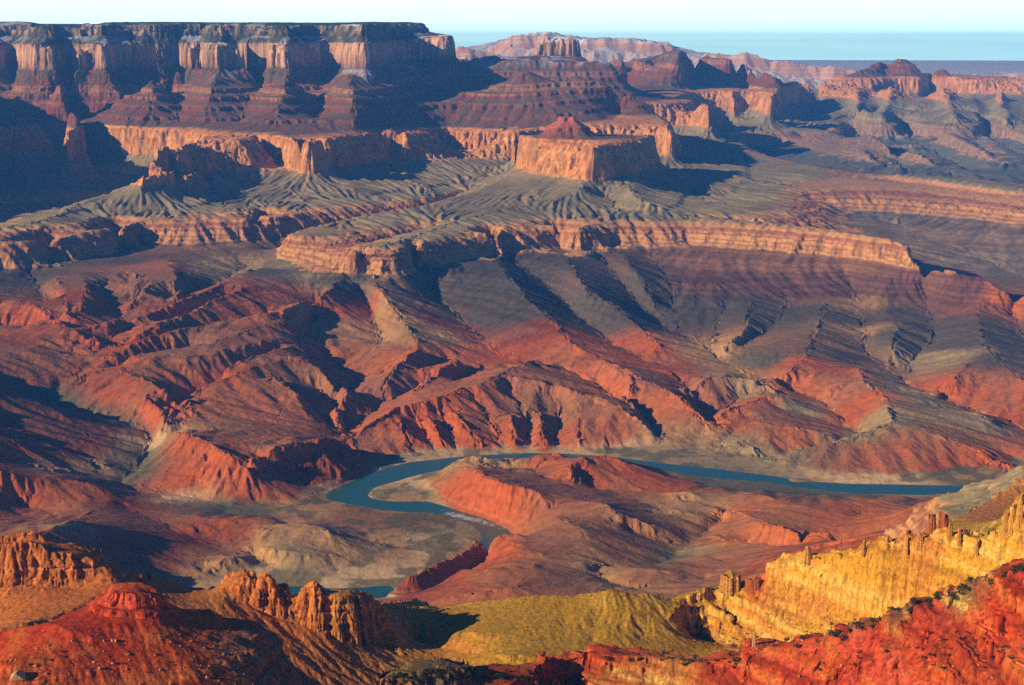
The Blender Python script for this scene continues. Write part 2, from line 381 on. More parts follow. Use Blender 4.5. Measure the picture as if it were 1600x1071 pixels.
# ---- Tapeats cliff rims
M.S([(552, 391), (580, 389), (620, 388), (640, 382), (690, 372), (712, 366), (740, 362), (772, 364)], RIM)
M.S([(772, 364), (795, 352), (830, 350), (870, 352), (905, 356), (930, 350), (960, 345), (1010, 345), (1055, 343), (1075, 341), (1120, 346), (1160, 350), (1200, 353), (1250, 357), (1300, 362), (1350, 368), (1387, 373)], RIM)
M.S([(552, 391), (565, 386), (600, 377), (645, 362), (692, 350), (692, 345), (640, 348), (600, 355), (560, 358), (520, 366), (480, 368), (449, 367), (470, 360), (505, 352)], RIM)
M.Z([(1400, 376, 1190), (1412, 380, 1180), (1425, 400, 1140), (1480, 424, 1088), (1530, 433, 1062), (1560, 450, 1035), (1600, 462, 1010), (1660, 480, 980)])
M.S([(0, 380), (40, 377), (90, 372), (130, 362), (170, 357), (200, 350), (240, 340), (262, 345), (283, 343), (330, 341), (385, 342), (408, 336), (425, 340), (445, 336), (470, 332), (500, 328), (530, 325), (570, 320), (603, 313)], RIM)
M.S([(-200, 385), (0, 380)], RIM)
for pts in ([(552, 391), (580, 389), (620, 388), (640, 382), (690, 372), (712, 366), (740, 362), (772, 364), (795, 352), (830, 350), (870, 352), (905, 356), (930, 350), (960, 345), (1010, 345), (1055, 343), (1075, 341), (1120, 346),
             (1160, 350), (1200, 353), (1250, 357), (1300, 362), (1350, 368), (1387, 373)],
            [(0, 380), (40, 377), (90, 372), (130, 362), (170, 357), (200, 350), (240, 340)]):
    M.S([(a, b + 42 - 0.012 * max(a - 900, 0)) for a, b in pts], 1082)
# platform ribs and hollows behind the rims
M.Z([(600, 384, 1203), (660, 366, 1208), (705, 350, 1216), (760, 332, 1228), (820, 320, 1240), (850, 310, 1254)])
M.Z([(505, 352, 1203), (540, 346, 1212), (600, 331, 1225), (680, 317, 1240), (740, 300, 1266), (785, 278, 1312), (800, 266, 1345)])
M.H([(585, 8150, 1090), (640, 8350, 1100), (680, 8550, 1120), (715, 8750, 1165)]); M.H([(440, 8750, 1000), (480, 8900, 1030), (560, 9080, 1050), (610, 9300, 1062), (655, 9720, 1085), (700, 10200, 1130), (735, 10650, 1185)])
M.H([(395, 8300, 1010), (340, 7750, 985), (280, 7250, 985)]); M.H([(405, 9050, 1080), (415, 9500, 1160)])
M.Z([(1080, 338, 1206), (1200, 349, 1202), (1330, 362, 1200)])
M.H([(1060, 9050, 1200), (1150, 9000, 1150), (1250, 8900, 1080), (1350, 8700, 1020), (1450, 8300, 970), (1560, 7900, 940), (1700, 7700, 920)])
M.Z([(1180, 340, 1195), (1230, 345, 1160), (1300, 350, 1120)])
M.S([(1150, 336), (1190, 330), (1218, 322), (1230, 330)], 1196); M.S([(1210, 290), (1250, 286), (1290, 280), (1330, 278), (1360, 280), (1400, 285), (1450, 290), (1500, 298), (1550, 305), (1600, 312), (1700, 325)], RIM)
M.S([(a, b + 18) for a, b in [(1340, 279), (1400, 285), (1450, 290), (1500, 298), (1550, 306), (1600, 314), (1700, 327)]], 1086)
M.Z([(1260, 312, 1140), (1330, 330, 1090), (1400, 350, 1050), (1480, 385, 1015), (1560, 410, 975)])
M.H([(1240, 9900, 1150), (1320, 9500, 1090), (1400, 9100, 1040)]); M.Z([(1560, 420, 958), (1600, 430, 950), (1660, 440, 945)])
M.Z([(1400, 272, 1215), (1500, 283, 1212), (1600, 295, 1210)])
# ---- the red-topped butte and its slopes
rim_b = [(1024, 208), (1005, 212), (985, 217), (955, 223), (928, 231), (905, 226), (880, 222), (850, 219), (838, 215), (815, 212), (806, 208)]
M.S(rim_b, RWT)
M.S([(1040, 262), (1010, 268), (985, 275), (950, 280), (917, 280), (890, 270), (850, 266), (825, 265), (801, 263)], 1352)
for rad_, zz_ in ((45, 1708), (70, 1700), (115, 1664), (165, 1626), (225, 1584)):
    M.add([(396 + rad_ * math.cos(t_ * .3491), 10610 + rad_ * math.sin(t_ * .3491), zz_) for t_ in range(19)])
M.H([(830, 10900, 1560), (880, 11250, 1562), (960, 11200, 1562), (1010, 10950, 1560)])
M.H([(785, 11000, 1222), (830, 11450, 1222), (880, 11650, 1225), (960, 11550, 1228), (1030, 11350, 1232), (1080, 11200, 1240)])
M.Z([(917, 283, 1350), (908, 296, 1318), (885, 304, 1288), (848, 313, 1255)]); M.Z([(985, 279, 1346), (985, 297, 1312), (1000, 312, 1275), (1040, 326, 1232), (1065, 335, 1212)])
M.Z([(945, 306, 1262), (960, 318, 1238), (970, 332, 1214)]); M.Z([(1040, 265, 1345), (1090, 285, 1270), (1150, 300, 1225), (1210, 312, 1200)]); M.Z([(1080, 300, 1225), (1110, 318, 1205)])
M.Z([(1050, 250, 1300), (1120, 270, 1268), (1190, 285, 1225), (1240, 292, 1205)])
# ---- Redwall wall left of the butte
M.S([(366, 217), (400, 211), (440, 213), (466, 219), (482, 221), (520, 213), (560, 206), (600, 203), (625, 206), (680, 201), (720, 201), (742, 203), (752, 197), (790, 202), (806, 204)], RWT)
M.S([(366, 256), (400, 256), (430, 259), (468, 269), (482, 263), (540, 263), (600, 253), (650, 245), (690, 243), (730, 246), (760, 246), (800, 241)], 1352)
M.S([(236, 239), (250, 231), (275, 233), (300, 223), (322, 216), (345, 215), (366, 217)], RWT - 25)
M.Z([(218, 282), (228, 280), (245, 279), (272, 277), (297, 275), (310, 270), (335, 264)], 1388)
M.H([(240, 9750, 1330), (290, 10200, 1360), (330, 10500, 1400)])
M.Z([(214, 284, 1372), (180, 296, 1310), (140, 312, 1262), (90, 336, 1232), (40, 352, 1216), (-60, 362, 1210)]); M.Z([(285, 279, 1372), (285, 300, 1290), (280, 325, 1225)]); M.Z([(330, 285, 1290), (320, 300, 1262), (322, 322, 1222)])
M.Z([(380, 290, 1270), (385, 310, 1235), (392, 330, 1208)]); M.Z([(440, 290, 1280), (465, 305, 1250), (480, 318, 1222)]); M.Z([(345, 310, 1228), (350, 325, 1208)])
M.Z([(520, 266, 1340), (560, 300, 1250), (600, 308, 1215)]); M.Z([(600, 256, 1335), (650, 285, 1260), (680, 300, 1225)])
# ---- next walls back on the left
M.S([(112, 179), (130, 172), (180, 176), (230, 178), (257, 178), (262, 186), (300, 174), (340, 172), (375, 180), (420, 186), (470, 188)], RWT)
M.S([(112, 179), (106, 200), (104, 215)], 1530); M.S([(104, 238), (125, 226), (180, 228), (230, 226), (255, 218), (300, 214), (345, 214)], 1352)
M.S([(-60, 178), (0, 178), (60, 176), (112, 172)], RWT); M.S([(-60, 228), (0, 230), (60, 232), (90, 236)], 1352)
M.Z([(104, 241, 1340), (80, 258, 1280), (55, 280, 1245), (25, 300, 1215), (5, 312, 1200)]); M.Z([(106, 242, 1300), (150, 265, 1240), (190, 290, 1190)])
M.Z([(75, 303, 1200), (100, 312, 1198), (130, 318, 1180)])
M.H([(-60, 10300, 1090), (0, 10250, 1085), (120, 10050, 1085), (200, 9850, 1085), (225, 10300, 1130), (220, 11000, 1190)]); M.H([(-60, 11200, 1130), (0, 11600, 1150), (40, 12200, 1220)])
M.H([(0, 9200, 1120), (60, 9300, 1130), (-150, 9000, 1100)])
# ---- plateau: Supai spurs, the two pale cliffs, the rim
def wall(pts, base=2006):
    """pale-cliff rim line (px, py) with its foot and the upper rim set back from it"""
    o = M.S(pts, COC); M.off(o, -70, -222)
    o2 = M.off(o, 260, 66); M.off(o2, 90, 102); M.off(o2, 900, 140)
def wall_r(pts):
    """the same by (column, range)"""
    o = M.H([(p, r, COC + float(dip_main(np.float64((p - 800) / 2300 * r), np.float64(r)))) for p, r in pts])
    M.off(o, -80, -222); o2 = M.off([q for q, (p, r) in zip(o, pts) if p < 650], 280, 66); M.H([(662, 16100, 2400), (680, 16300, 2330), (700, 16300, 2300)]); M.off(o2, 90, 104); M.off(o2, 1200, 140)
def shallower(pts): return [(p, 13900 + (r - 13900) * (.55 if p < 590 and r > 13000 else 1)) for p, r in pts]
wall_r(shallower([(-100, 14500), (20, 14700), (60, 14900), (74, 14500), (84, 13900), (110, 13700), (150, 13800), (168, 13950), (178, 13650), (188, 13600), (196, 14000), (228, 14350), (236, 13900), (262, 13800),
        (310, 13950), (322, 14300), (330, 13700), (356, 13550), (364, 13800), (400, 13700), (445, 13450), (456, 13400), (464, 14000), (500, 14350), (526, 14250), (540, 13600), (560, 13350), (576, 13300),
        (584, 13700), (596, 14400), (612, 15300), (640, 15500), (700, 15300), (709, 15500), (711, 16200), (700, 16900)]))
M.H([(716, 15400, 2010), (718, 16300, 2010), (715, 17100, 1960), (690, 18300, 1900)]); M.H([(690, 19000, 1900), (760, 19500, 1900), (850, 20000, 1900), (1000, 20500, 1900)]); M.H([(600, 22300, 1700), (1000, 22000, 1700), (1200, 22000, 1500)])
M.H([(-100, 15700, 2440), (40, 15700, 2440), (70, 15500, 2440), (300, 15600, 2440), (600, 16000, 2440)]); M.H([(-100, 17500, 2440), (300, 17500, 2440), (640, 17500, 2440)]); M.H([(-100, 20000, 2440), (300, 20000, 2440), (600, 20000, 2440)])
def spur(a, b, zs=(1990, 1580), rs=(13400, 11600)):
    M.H([(a[0], rs[0], zs[0]), ((a[0] * .6 + b[0] * .4), rs[0] * .6 + rs[1] * .4, lerp(zs[0], zs[1], .38)), (b[0], rs[1], zs[1])])
spur((125, 105), (150, 175), (2000, 1590), (13500, 12200)); spur((455, 104), (430, 180), (2000, 1590), (13150, 11500)); spur((345, 104), (330, 172), (1985, 1600), (13300, 12000)); spur((572, 102), (645, 200), (2000, 1585), (13050, 12700))
spur((250, 106), (255, 170), (1985, 1600), (13500, 12300)); spur((545, 104), (560, 190), (1990, 1600), (13050, 11500))
for a, b in (((205, 14000), (215, 12300)), ((300, 14100), (290, 12300)), ((400, 13500), (385, 12100)), ((505, 14100), (500, 12000)), ((60, 14500), (60, 12900)), ((600, 14300), (685, 13500))):
    M.H([(a[0], a[1], 1900), (b[0], b[1], 1600)])
# ---- red ridge with the pointed top
M.D([(684, 166), (705, 151), (740, 142), (780, 131), (800, 119), (820, 105), (850, 122), (880, 130), (905, 119), (940, 126), (985, 148), (1015, 160)], 13400)
M.D([(690, 190, 12900), (760, 188, 12800), (850, 180, 12600), (940, 178, 12700)]); M.H([(720, 14200, 1600), (820, 14500, 1620), (920, 14600, 1600), (980, 14900, 1550)])
M.H([(690, 13700, 1600), (660, 14200, 1620), (700, 15000, 1680)])
M.S([(950, 190), (960, 183), (975, 171), (1007, 171), (1030, 182), (1050, 200)], RWT); M.S([(975, 202), (1025, 210), (1053, 216)], 1352)
M.S([(1033, 161), (1060, 156), (1103, 157), (1110, 166)], RWT); M.S([(1060, 180), (1085, 188), (1113, 198)], 1352)
M.Z([(1060, 215, 1330), (1100, 240, 1285), (1170, 262, 1235), (1230, 275, 1215)]); M.Z([(1115, 200, 1360), (1150, 215, 1300)]); M.H([(1000, 15500, 1450), (1080, 16300, 1500)])
M.H([(1120, 14800, 1230), (1130, 15800, 1280), (1130, 17000, 1320)])
# ---- far right walls
M.S([(1140, 196), (1170, 197), (1200, 199), (1250, 201), (1284, 202), (1290, 206), (1320, 190), (1380, 180), (1440, 183), (1500, 185), (1600, 186), (1700, 188)], 1196)
M.S([(a, b + 13) for a, b in [(1140, 196), (1170, 197), (1200, 199), (1250, 201), (1284, 202), (1292, 206)]], 1086)
M.S([(1145, 148), (1155, 128), (1172, 130), (1182, 140), (1205, 150), (1225, 140), (1240, 129), (1278, 126), (1280, 135)], RWT)
M.S([(1155, 148), (1180, 155), (1235, 154), (1278, 153), (1290, 160)], 1352)
M.Z([(1278, 156, 1440), (1260, 175, 1370), (1245, 190, 1330)]); M.Z([(1180, 160, 1420), (1160, 180, 1350)])
M.S([(1060, 150), (1095, 122), (1130, 120), (1133, 132)], RWT); M.S([(1010, 130), (1060, 128)], RWT + 20); M.S([(950, 150), (985, 138)], RWT)
M.H([(1300, 15500, 1190), (1360, 15800, 1200), (1420, 16000, 1230)]); M.H([(1290, 17500, 1330), (1310, 19500, 1450)])
M.Z([(1150, 232, 1150), (1200, 248, 1115), (1260, 262, 1085), (1330, 273, 1075)]); M.Z([(1298, 203, 1275), (1325, 222, 1220), (1360, 245, 1185), (1405, 264, 1115)]); M.Z([(1360, 208, 1290), (1400, 228, 1250), (1450, 250, 1180), (1490, 268, 1115)])
M.Z([(1335, 208, 1190), (1370, 235, 1120), (1420, 266, 1075)]); M.Z([(1405, 205, 1200), (1460, 238, 1115), (1510, 268, 1075)]); M.Z([(1215, 225, 1175), (1250, 245, 1130), (1290, 262, 1095)]); M.Z([(1170, 222, 1200), (1195, 235, 1160)])
M.Z([(1250, 216, 1215), (1290, 240, 1160), (1340, 264, 1100)]); M.Z([(1475, 205, 1290), (1520, 228, 1245), (1560, 250, 1170), (1590, 266, 1100)]); M.Z([(1530, 205, 1200), (1580, 235, 1130), (1630, 260, 1090)]); M.Z([(1580, 200, 1290), (1640, 230, 1200)])
M.Z([(1460, 165, 1330), (1455, 172, 1300), (1440, 180, 1280)]); M.Z([(1340, 268, 1085), (1420, 275, 1080), (1520, 279, 1080), (1700, 288, 1070)])
M.S([(1318, 122), (1325, 117), (1350, 116), (1380, 118), (1386, 122), (1400, 116), (1435, 118), (1440, 122), (1460, 117), (1490, 126)], RWT)
M.D([(1335, 114, 21100), (1362, 105, 21400), (1378, 91, 21650), (1390, 72, 21700), (1402, 91, 21650), (1425, 95, 21700), (1436, 106, 21500), (1455, 104, 21500), (1478, 107, 21400), (1492, 118, 21200)]); M.D([(1348, 112, 21250), (1372, 102, 21480), (1390, 88, 21580), (1408, 102, 21480), (1425, 105, 21450)]); M.H([(1390, 22400, 1850), (1450, 22400, 1800), (1340, 22400, 1780)])
M.S([(1515, 131), (1522, 125), (1560, 130), (1600, 132), (1700, 134)], RWT); M.H([(1500, 20500, 1500), (1512, 19000, 1400)])
M.D([(1392, 139, 20300), (1388, 155, 19200), (1380, 178, 17600)]); M.D([(1334, 139, 20300), (1342, 158, 19000), (1352, 176, 17700)]); M.D([(1470, 138, 20300), (1480, 155, 19200), (1492, 176, 17700)]); M.D([(1558, 142, 20100), (1566, 160, 18900), (1575, 178, 17600)])
M.D([(1362, 150, 20150), (1366, 168, 19100), (1372, 184, 18000)]); M.D([(1424, 150, 20150), (1430, 168, 19100), (1436, 184, 18000)]); M.D([(1520, 150, 20150), (1526, 168, 19100), (1532, 184, 18000)])
# ---- back ridge with the square butte
M.Z([(960, 92, 2035), (1000, 92, 2040), (1040, 87, 2060), (1052, 74, 2170), (1062, 76, 2165), (1075, 86, 2080), (1100, 87, 2070), (1140, 90, 2050), (1166, 91, 2040), (1185, 110, 1900), (1215, 124, 1800), (1245, 126, 1760)])
o = M.D([(846, 62), (852, 58), (870, 56), (885, 56), (903, 58), (909, 63)], 16300); M.off(o, 450, 0); M.off(o, -80, -150); M.off(o, 550, -160)
M.D([(835, 84), (870, 86), (915, 85)], 15900); M.D([(790, 92), (830, 94), (880, 98), (930, 94), (960, 95)], 15500); M.D([(768, 74), (776, 69), (788, 74)], 16200); M.D([(755, 86), (778, 84), (800, 90)], 15900)
M.H([(720, 17500, 1850), (760, 17800, 1850), (850, 18500, 1850), (950, 18500, 1850), (1050, 18800, 1850)])
M.D([(722, 86), (745, 88), (790, 100)], 16500); M.H([(722, 15300, 1990), (727, 16300, 2000), (734, 17200, 1950), (738, 18500, 1900)]); M.D([(700, 118), (760, 118), (820, 125)], 15200)
# ---- edges
M.H([(-900, 2700, 880), (-300, 2700, 870), (300, 2700, 860), (800, 2700, 860), (1300, 2700, 900)]); M.H([(1700, 2700, 1000), (2000, 2600, 1100)])
# ---- red hills on the near side of the river
M.Z([(690, 738, 816), (720, 721, 842), (750, 714, 858), (785, 717, 848), (800, 724, 832)]); M.Z([(805, 729, 842), (830, 714, 862), (860, 710, 862), (888, 715, 858), (905, 718, 880)]); M.Z([(770, 729, 838), (800, 733, 832), (840, 735, 836)])
M.Z([(722, 731, 872), (737, 730, 892), (752, 742, 900), (775, 752, 906), (800, 760, 906), (825, 762, 904), (842, 771, 898), (858, 787, 880), (864, 797, 864)])
M.Z([(672, 757, 812), (690, 779, 808), (725, 796, 806), (762, 806, 806), (800, 824, 805), (812, 831, 812)])
M.Z([(893, 735, 885), (897, 722, 890), (915, 714, 892), (942, 711, 888), (960, 713, 886), (985, 726, 862), (1020, 738, 842), (1060, 750, 826), (1100, 758, 812)])
M.Z([(896, 745, 845), (915, 758, 835), (960, 768, 832), (985, 768, 832), (1020, 768, 832), (1050, 768, 830)]); M.Z([(960, 730, 862), (985, 752, 845)])
M.Z([(840, 745, 858), (870, 748, 860), (900, 762, 855), (940, 775, 862)]); M.Z([(880, 790, 880), (920, 785, 895), (955, 790, 912), (962, 800, 910), (1010, 820, 885), (1060, 830, 856)])
M.Z([(860, 808, 880), (890, 818, 900), (905, 824, 908), (918, 838, 900), (960, 853, 876), (1010, 870, 852)]); M.Z([(985, 830, 862), (1040, 848, 846)])
M.Z([(1045, 770, 842), (1060, 772, 850), (1075, 766, 856), (1090, 774, 848)]); M.Z([(1015, 800, 846), (1045, 802, 842), (1060, 796, 856), (1090, 805, 852), (1115, 812, 842)]); M.Z([(1000, 785, 838), (1040, 795, 834), (1050, 785, 836)])
M.Z([(1140, 800, 828), (1128, 812, 830), (1100, 833, 834), (1072, 854, 838), (1037, 883, 842), (1008, 882, 856), (975, 880, 862), (930, 893, 865), (950, 912, 868), (1005, 924, 872)])
M.Z([(1010, 770, 832), (1080, 782, 836), (1130, 795, 832)])
M.Z([(742, 844, 868), (760, 839, 876), (800, 832, 884), (830, 842, 880)]); M.Z([(742, 846, 862), (712, 865, 858), (672, 881, 858), (640, 900, 846), (626, 912, 825), (619, 928, 806)])
M.Z([(800, 850, 882), (850, 870, 895), (900, 878, 890), (960, 885, 870)]); M.Z([(720, 890, 890), (780, 892, 905), (840, 885, 905)]); M.Z([(690, 935, 905), (740, 925, 920), (800, 918, 925), (870, 910, 905), (920, 902, 885)])
M.Z([(960, 898, 880), (990, 888, 895), (1030, 890, 898), (1065, 898, 890), (1110, 908, 885)]); M.Z([(985, 905, 885), (1000, 918, 880)])
M.Z([(1160, 770, 845), (1200, 777, 868), (1250, 790, 880), (1300, 800, 885), (1340, 790, 872), (1385, 778, 875), (1420, 785, 862), (1450, 795, 860)]); M.Z([(1100, 790, 840), (1150, 800, 862), (1200, 820, 895), (1250, 830, 915), (1300, 830, 935)])
M.Z([(1120, 840, 868), (1180, 850, 905), (1230, 855, 945)]); M.Z([(1090, 870, 872), (1140, 880, 895), (1190, 880, 945)]); M.Z([(1340, 805, 868), (1390, 805, 885), (1430, 803, 900)])
# dark spur coming down from the right
sp = M.Z([(1680, 690, 1440), (1600, 723, 1300), (1560, 745, 1250), (1500, 770, 1195), (1450, 798, 1150), (1400, 820, 1105), (1300, 848, 1035), (1200, 874, 975), (1150, 895, 930)])
M.off(sp, 420, -190); M.off(sp[:4], -400, -60); M.Z([(1540, 766, 1150), (1480, 772, 1050), (1440, 785, 960)])
# unseen high ground to the left that throws its shade into the frame
M.H([(-330, 4700, 1240), (-330, 5200, 1300), (-300, 5700, 1310), (-300, 6200, 1300)]); M.H([(-110, 5200, 1090), (-110, 5800, 1090)]); M.H([(-1000, 5200, 1500), (-600, 5600, 1480), (-450, 6000, 1420)])
M.H([(-1100, 4300, 1300), (-700, 4200, 1200), (-380, 4350, 1120)])
M.H([(-700, 8800, 2000), (-400, 9600, 2050), (-280, 10300, 2220), (-270, 10900, 2050), (-250, 11400, 2280), (-240, 11900, 2080), (-220, 12500, 2330), (-190, 13600, 2350)]); M.H([(-150, 9700, 1180), (-90, 11000, 1240), (-70, 12300, 1400)]); M.H([(-330, 7000, 1110), (-420, 7500, 1200), (-600, 7800, 1400)])
# ================================================================ the near ridges
G = Lines(None, lambda x, y: 0.0 * x)
def cliff(top, base, back=None, dr=120, dz=-60):
    a = G.D(top); G.D(base)
    if back: G.off(a, back[0], back[1])
    return a
# buff cliff band far left and the slope below it
band_t = [(-60, 846, 1800), (0, 852, 1770), (25, 847, 1765), (45, 846, 1760), (62, 849, 1755), (72, 862, 1750), (90, 864, 1745), (112, 864, 1745), (140, 871, 1740), (160, 881, 1735), (176, 897, 1725)]
band_b = [(-60, 915, 1765), (0, 914, 1740), (60, 912, 1728), (100, 917, 1718), (130, 917, 1712), (160, 904, 1712), (180, 901, 1712)]
def far_by(pts, d): return [(p, q, r + d) for p, q, r in pts]
G.off(G.D(far_by(band_t, 215)), 40, 0); G.D(far_by(band_b, 215))
G.D(far_by([(-60, 846, 1820), (0, 850, 1805), (45, 845, 1795), (62, 848, 1790)], 215))
G.off(G.D(far_by([(-60, 846, 1845), (0, 851, 1830), (62, 850, 1810), (112, 866, 1790), (160, 884, 1780), (180, 900, 1770)], 225)), 260, -300)
G.D([(-60, 985, 1800), (0, 984, 1785), (40, 972, 1790), (75, 965, 1810), (110, 950, 1840), (150, 930, 1880), (185, 908, 1920)])
# ridge of fins
fin = [(178, 899, 1940), (200, 903, 1965), (216, 903, 1975), (240, 908, 2005), (262, 914, 2015), (280, 918, 2020), (300, 926, 2020), (330, 930, 2000), (346, 925, 1960), (353, 906, 1935), (366, 903, 1930),
       (385, 900, 1925), (396, 906, 1920), (402, 922, 1915), (408, 903, 1912), (417, 899, 1912), (425, 905, 1910), (430, 930, 1905), (438, 925, 1905), (446, 922, 1903), (452, 940, 1900), (463, 946, 1896), (478, 925, 1893), (488, 917, 1890), (500, 921, 1887), (506, 934, 1885),
       (518, 931, 1884), (532, 930, 1884), (548, 929, 1886), (560, 931, 1890), (572, 936, 1900), (586, 944, 1920), (592, 948, 1950), (610, 946, 2040), (640, 941, 2160), (668, 944, 2180)]
fin = [(p, q, r + 15 * float(sstep(330, 350, np.float64(p))) * float(sstep(660, 600, np.float64(p)))) for p, q, r in fin]
G.off(G.D(fin), 22, 0)
G.D([(350, 938, 1910), (372, 942, 1915), (400, 950, 1910), (418, 963, 1900), (445, 970, 1897), (470, 980, 1887), (500, 986, 1881), (530, 1002, 1875), (560, 1010, 1881), (585, 1004, 1900), (615, 1020, 1895), (650, 1030, 1885)])
G.off(G.D([(a, b, r + 25) for a, b, r in fin]), 170, -210)
# the olive hill
crest = [(672, 945, 2130), (690, 950, 2090), (715, 945, 2060), (740, 940, 2045), (800, 932, 2030), (840, 929, 2030), (870, 928, 2030), (900, 932, 2025), (930, 926, 2015), (955, 921, 2010), (975, 926, 2010), (992, 932, 2015), (1012, 926, 2020), (1022, 930, 2020), (1052, 938, 2025), (1080, 926, 2040), (1110, 914, 2060)]
o = G.D(crest); G.off(o, 280, -260)
G.D([(700, 985, 1960), (760, 990, 1925), (830, 985, 1930), (880, 962, 1970), (905, 948, 1990)]); G.D([(860, 1000, 1905), (910, 985, 1935), (960, 975, 1950), (990, 960, 1965)])
G.D([(640, 1000, 1960), (690, 1012, 1930), (740, 1022, 1900), (800, 1025, 1850), (880, 1022, 1865), (960, 1022, 1870), (1010, 1020, 1885)])
G.D([(925, 1005, 1905), (945, 985, 1930), (990, 970, 1955)]); G.D([(1000, 1000, 1925), (1040, 965, 1975), (1070, 945, 2010)])
G.D([(680, 1038, 1890), (760, 1042, 1855), (850, 1042, 1830), (1000, 1040, 1850), (1100, 1022, 1900), (1160, 1012, 1920)])
# tan slope under the fins, valley floor
G.D([(470, 1000, 1862), (500, 1030, 1828), (520, 1071, 1785), (540, 1110, 1755)]); G.D([(560, 1040, 1840), (600, 1071, 1812), (640, 1100, 1790)]); G.D([(440, 985, 1872), (462, 1030, 1815), (475, 1080, 1765)])
# golden cliff
top_g = [(1118, 925, 2060), (1140, 919, 2050), (1160, 920, 2040), (1190, 918, 2030), (1197, 912, 2025), (1204, 888, 2010), (1216, 880, 2005), (1240, 874, 1995), (1258, 867, 1985), (1264, 863, 1980), (1270, 874, 1975), (1290, 870, 1960),
         (1320, 866, 1940), (1340, 865, 1925), (1349, 856, 1915), (1366, 850, 1905), (1385, 846, 1895), (1398, 850, 1890), (1411, 849, 1885), (1416, 837, 1882), (1422, 838, 1880), (1428, 848, 1876), (1436, 842, 1872), (1446, 840, 1868), (1452, 848, 1866),
         (1462, 838, 1862), (1474, 832, 1858), (1484, 831, 1852), (1490, 842, 1850), (1498, 835, 1846), (1508, 836, 1842), (1512, 848, 1838), (1520, 843, 1834), (1530, 852, 1830), (1545, 848, 1822), (1560, 838, 1815), (1572, 815, 1808), (1580, 800, 1802), (1590, 789, 1796), (1604, 780, 1790), (1660, 760, 1770)]
base_g = [(1112, 940, 2050), (1150, 942, 2025), (1192, 935, 1995), (1204, 942, 1985), (1230, 948, 1970), (1260, 952, 1955), (1300, 957, 1930), (1340, 965, 1905), (1385, 972, 1875), (1440, 968, 1840), (1520, 950, 1800), (1600, 930, 1765), (1660, 920, 1740)]
cliff(top_g, base_g, (25, 0)); G.off(G.D([(a, b, r + 30) for a, b, r in top_g]), 200, -260)
G.D([(1085, 946, 2030), (1120, 952, 2025), (1150, 960, 2010)]); G.D([(1088, 960, 2018), (1120, 968, 2012), (1150, 976, 1998), (1175, 984, 1990)])
G.D([(1200, 985, 1955), (1260, 990, 1920), (1310, 985, 1897), (1350, 978, 1882)]); G.D([(1070, 1010, 2000), (1120, 1005, 1985), (1170, 1010, 1950), (1230, 1010, 1912), (1290, 1003, 1886)])
G.D([(1130, 980, 2035), (1180, 995, 1970), (1240, 1003, 1910)])
# tan slope behind the golden cliff
o = G.D([(1660, 712, 2650), (1600, 738, 2600), (1570, 765, 2560), (1545, 780, 2520), (1510, 800, 2450), (1480, 815, 2400), (1445, 835, 2330), (1400, 862, 2260), (1340, 885, 2200)]); G.off(o, 260, -330); G.D([(1600, 790, 2300), (1560, 820, 2230), (1530, 838, 2180)])
# red ridge along the bottom right
crest_r = [(570, 1090, 1180), (610, 1062, 1200), (660, 1052, 1208), (720, 1050, 1218), (780, 1052, 1228), (800, 1056, 1233), (838, 1051, 1252), (852, 1040, 1272), (880, 1038, 1300), (900, 1034, 1300), (912, 1026, 1295), (950, 1025, 1290), (1000, 1025, 1285), (1050, 1031, 1275), (1090, 1036, 1265), (1130, 1032, 1258), (1160, 1026, 1250), (1168, 1017, 1248), (1210, 1012, 1240), (1250, 1012, 1230),
           (1290, 1002, 1220), (1330, 988, 1205), (1370, 975, 1190), (1400, 966, 1180), (1440, 950, 1165), (1480, 932, 1150), (1520, 916, 1135), (1560, 900, 1120), (1600, 882, 1105), (1680, 850, 1080)]
o = G.D(crest_r); G.off(o, 25, -3); G.off(o, 220, -190)
def down(crest, ys, alpha):
    """lines down the face under a crest that leans back at angle alpha"""
    ta = math.tan(math.radians(alpha))
    for f in ys:
        o = []
        for px, pc, Dc in crest:
            py = pc + f * (1095 - pc); d = ray(px, pc); tc = -d[2] / math.hypot(d[0], d[1]); d = ray(px, py); t = -d[2] / math.hypot(d[0], d[1])
            o.append((px, py, Dc * (tc + ta) / (t + ta)))
        G.D(o)
down([q for q in crest_r if q[0] >= 780], (.3, .6, 1.0), 31)
G.D([(600, 1100, 1168), (680, 1095, 1176), (760, 1095, 1190)]); G.D([(800, 1180, 1180), (900, 1180, 1170), (1200, 1180, 1120), (1450, 1180, 1020), (1650, 1180, 930)])
# left red butte
G.D([(175, 912, 1290), (190, 908, 1292), (220, 906, 1290), (238, 911, 1286), (248, 920, 1275)])
G.D([(163, 928, 1262), (175, 925, 1256), (200, 927, 1250), (225, 930, 1248), (245, 930, 1252), (253, 928, 1262)])
G.D([(160, 946, 1258), (175, 947, 1252), (200, 950, 1246), (225, 951, 1244), (246, 950, 1248), (256, 942, 1262)])
G.D([(147, 948, 1254), (165, 951, 1246), (195, 955, 1240), (225, 957, 1238), (248, 955, 1241)])
G.D([(143, 958, 1252), (165, 963, 1242), (195, 968, 1236), (225, 970, 1233), (250, 968, 1237), (262, 958, 1252)])
G.D([(70, 972, 1248), (85, 976, 1240), (110, 985, 1224), (140, 995, 1214), (170, 1000, 1212), (200, 1001, 1211), (250, 998, 1213), (265, 990, 1222)])
G.D([(72, 980, 1242), (110, 992, 1219), (140, 1003, 1209), (170, 1008, 1207), (200, 1009, 1206), (250, 1006, 1208), (266, 996, 1218)])
edge = [(262, 948, 1262), (275, 945, 1275), (300, 950, 1285), (330, 957, 1285), (360, 962, 1285), (395, 968, 1285), (420, 982, 1280), (436, 992, 1272), (446, 1010, 1262), (455, 1035, 1250), (465, 1071, 1230), (478, 1110, 1210)]
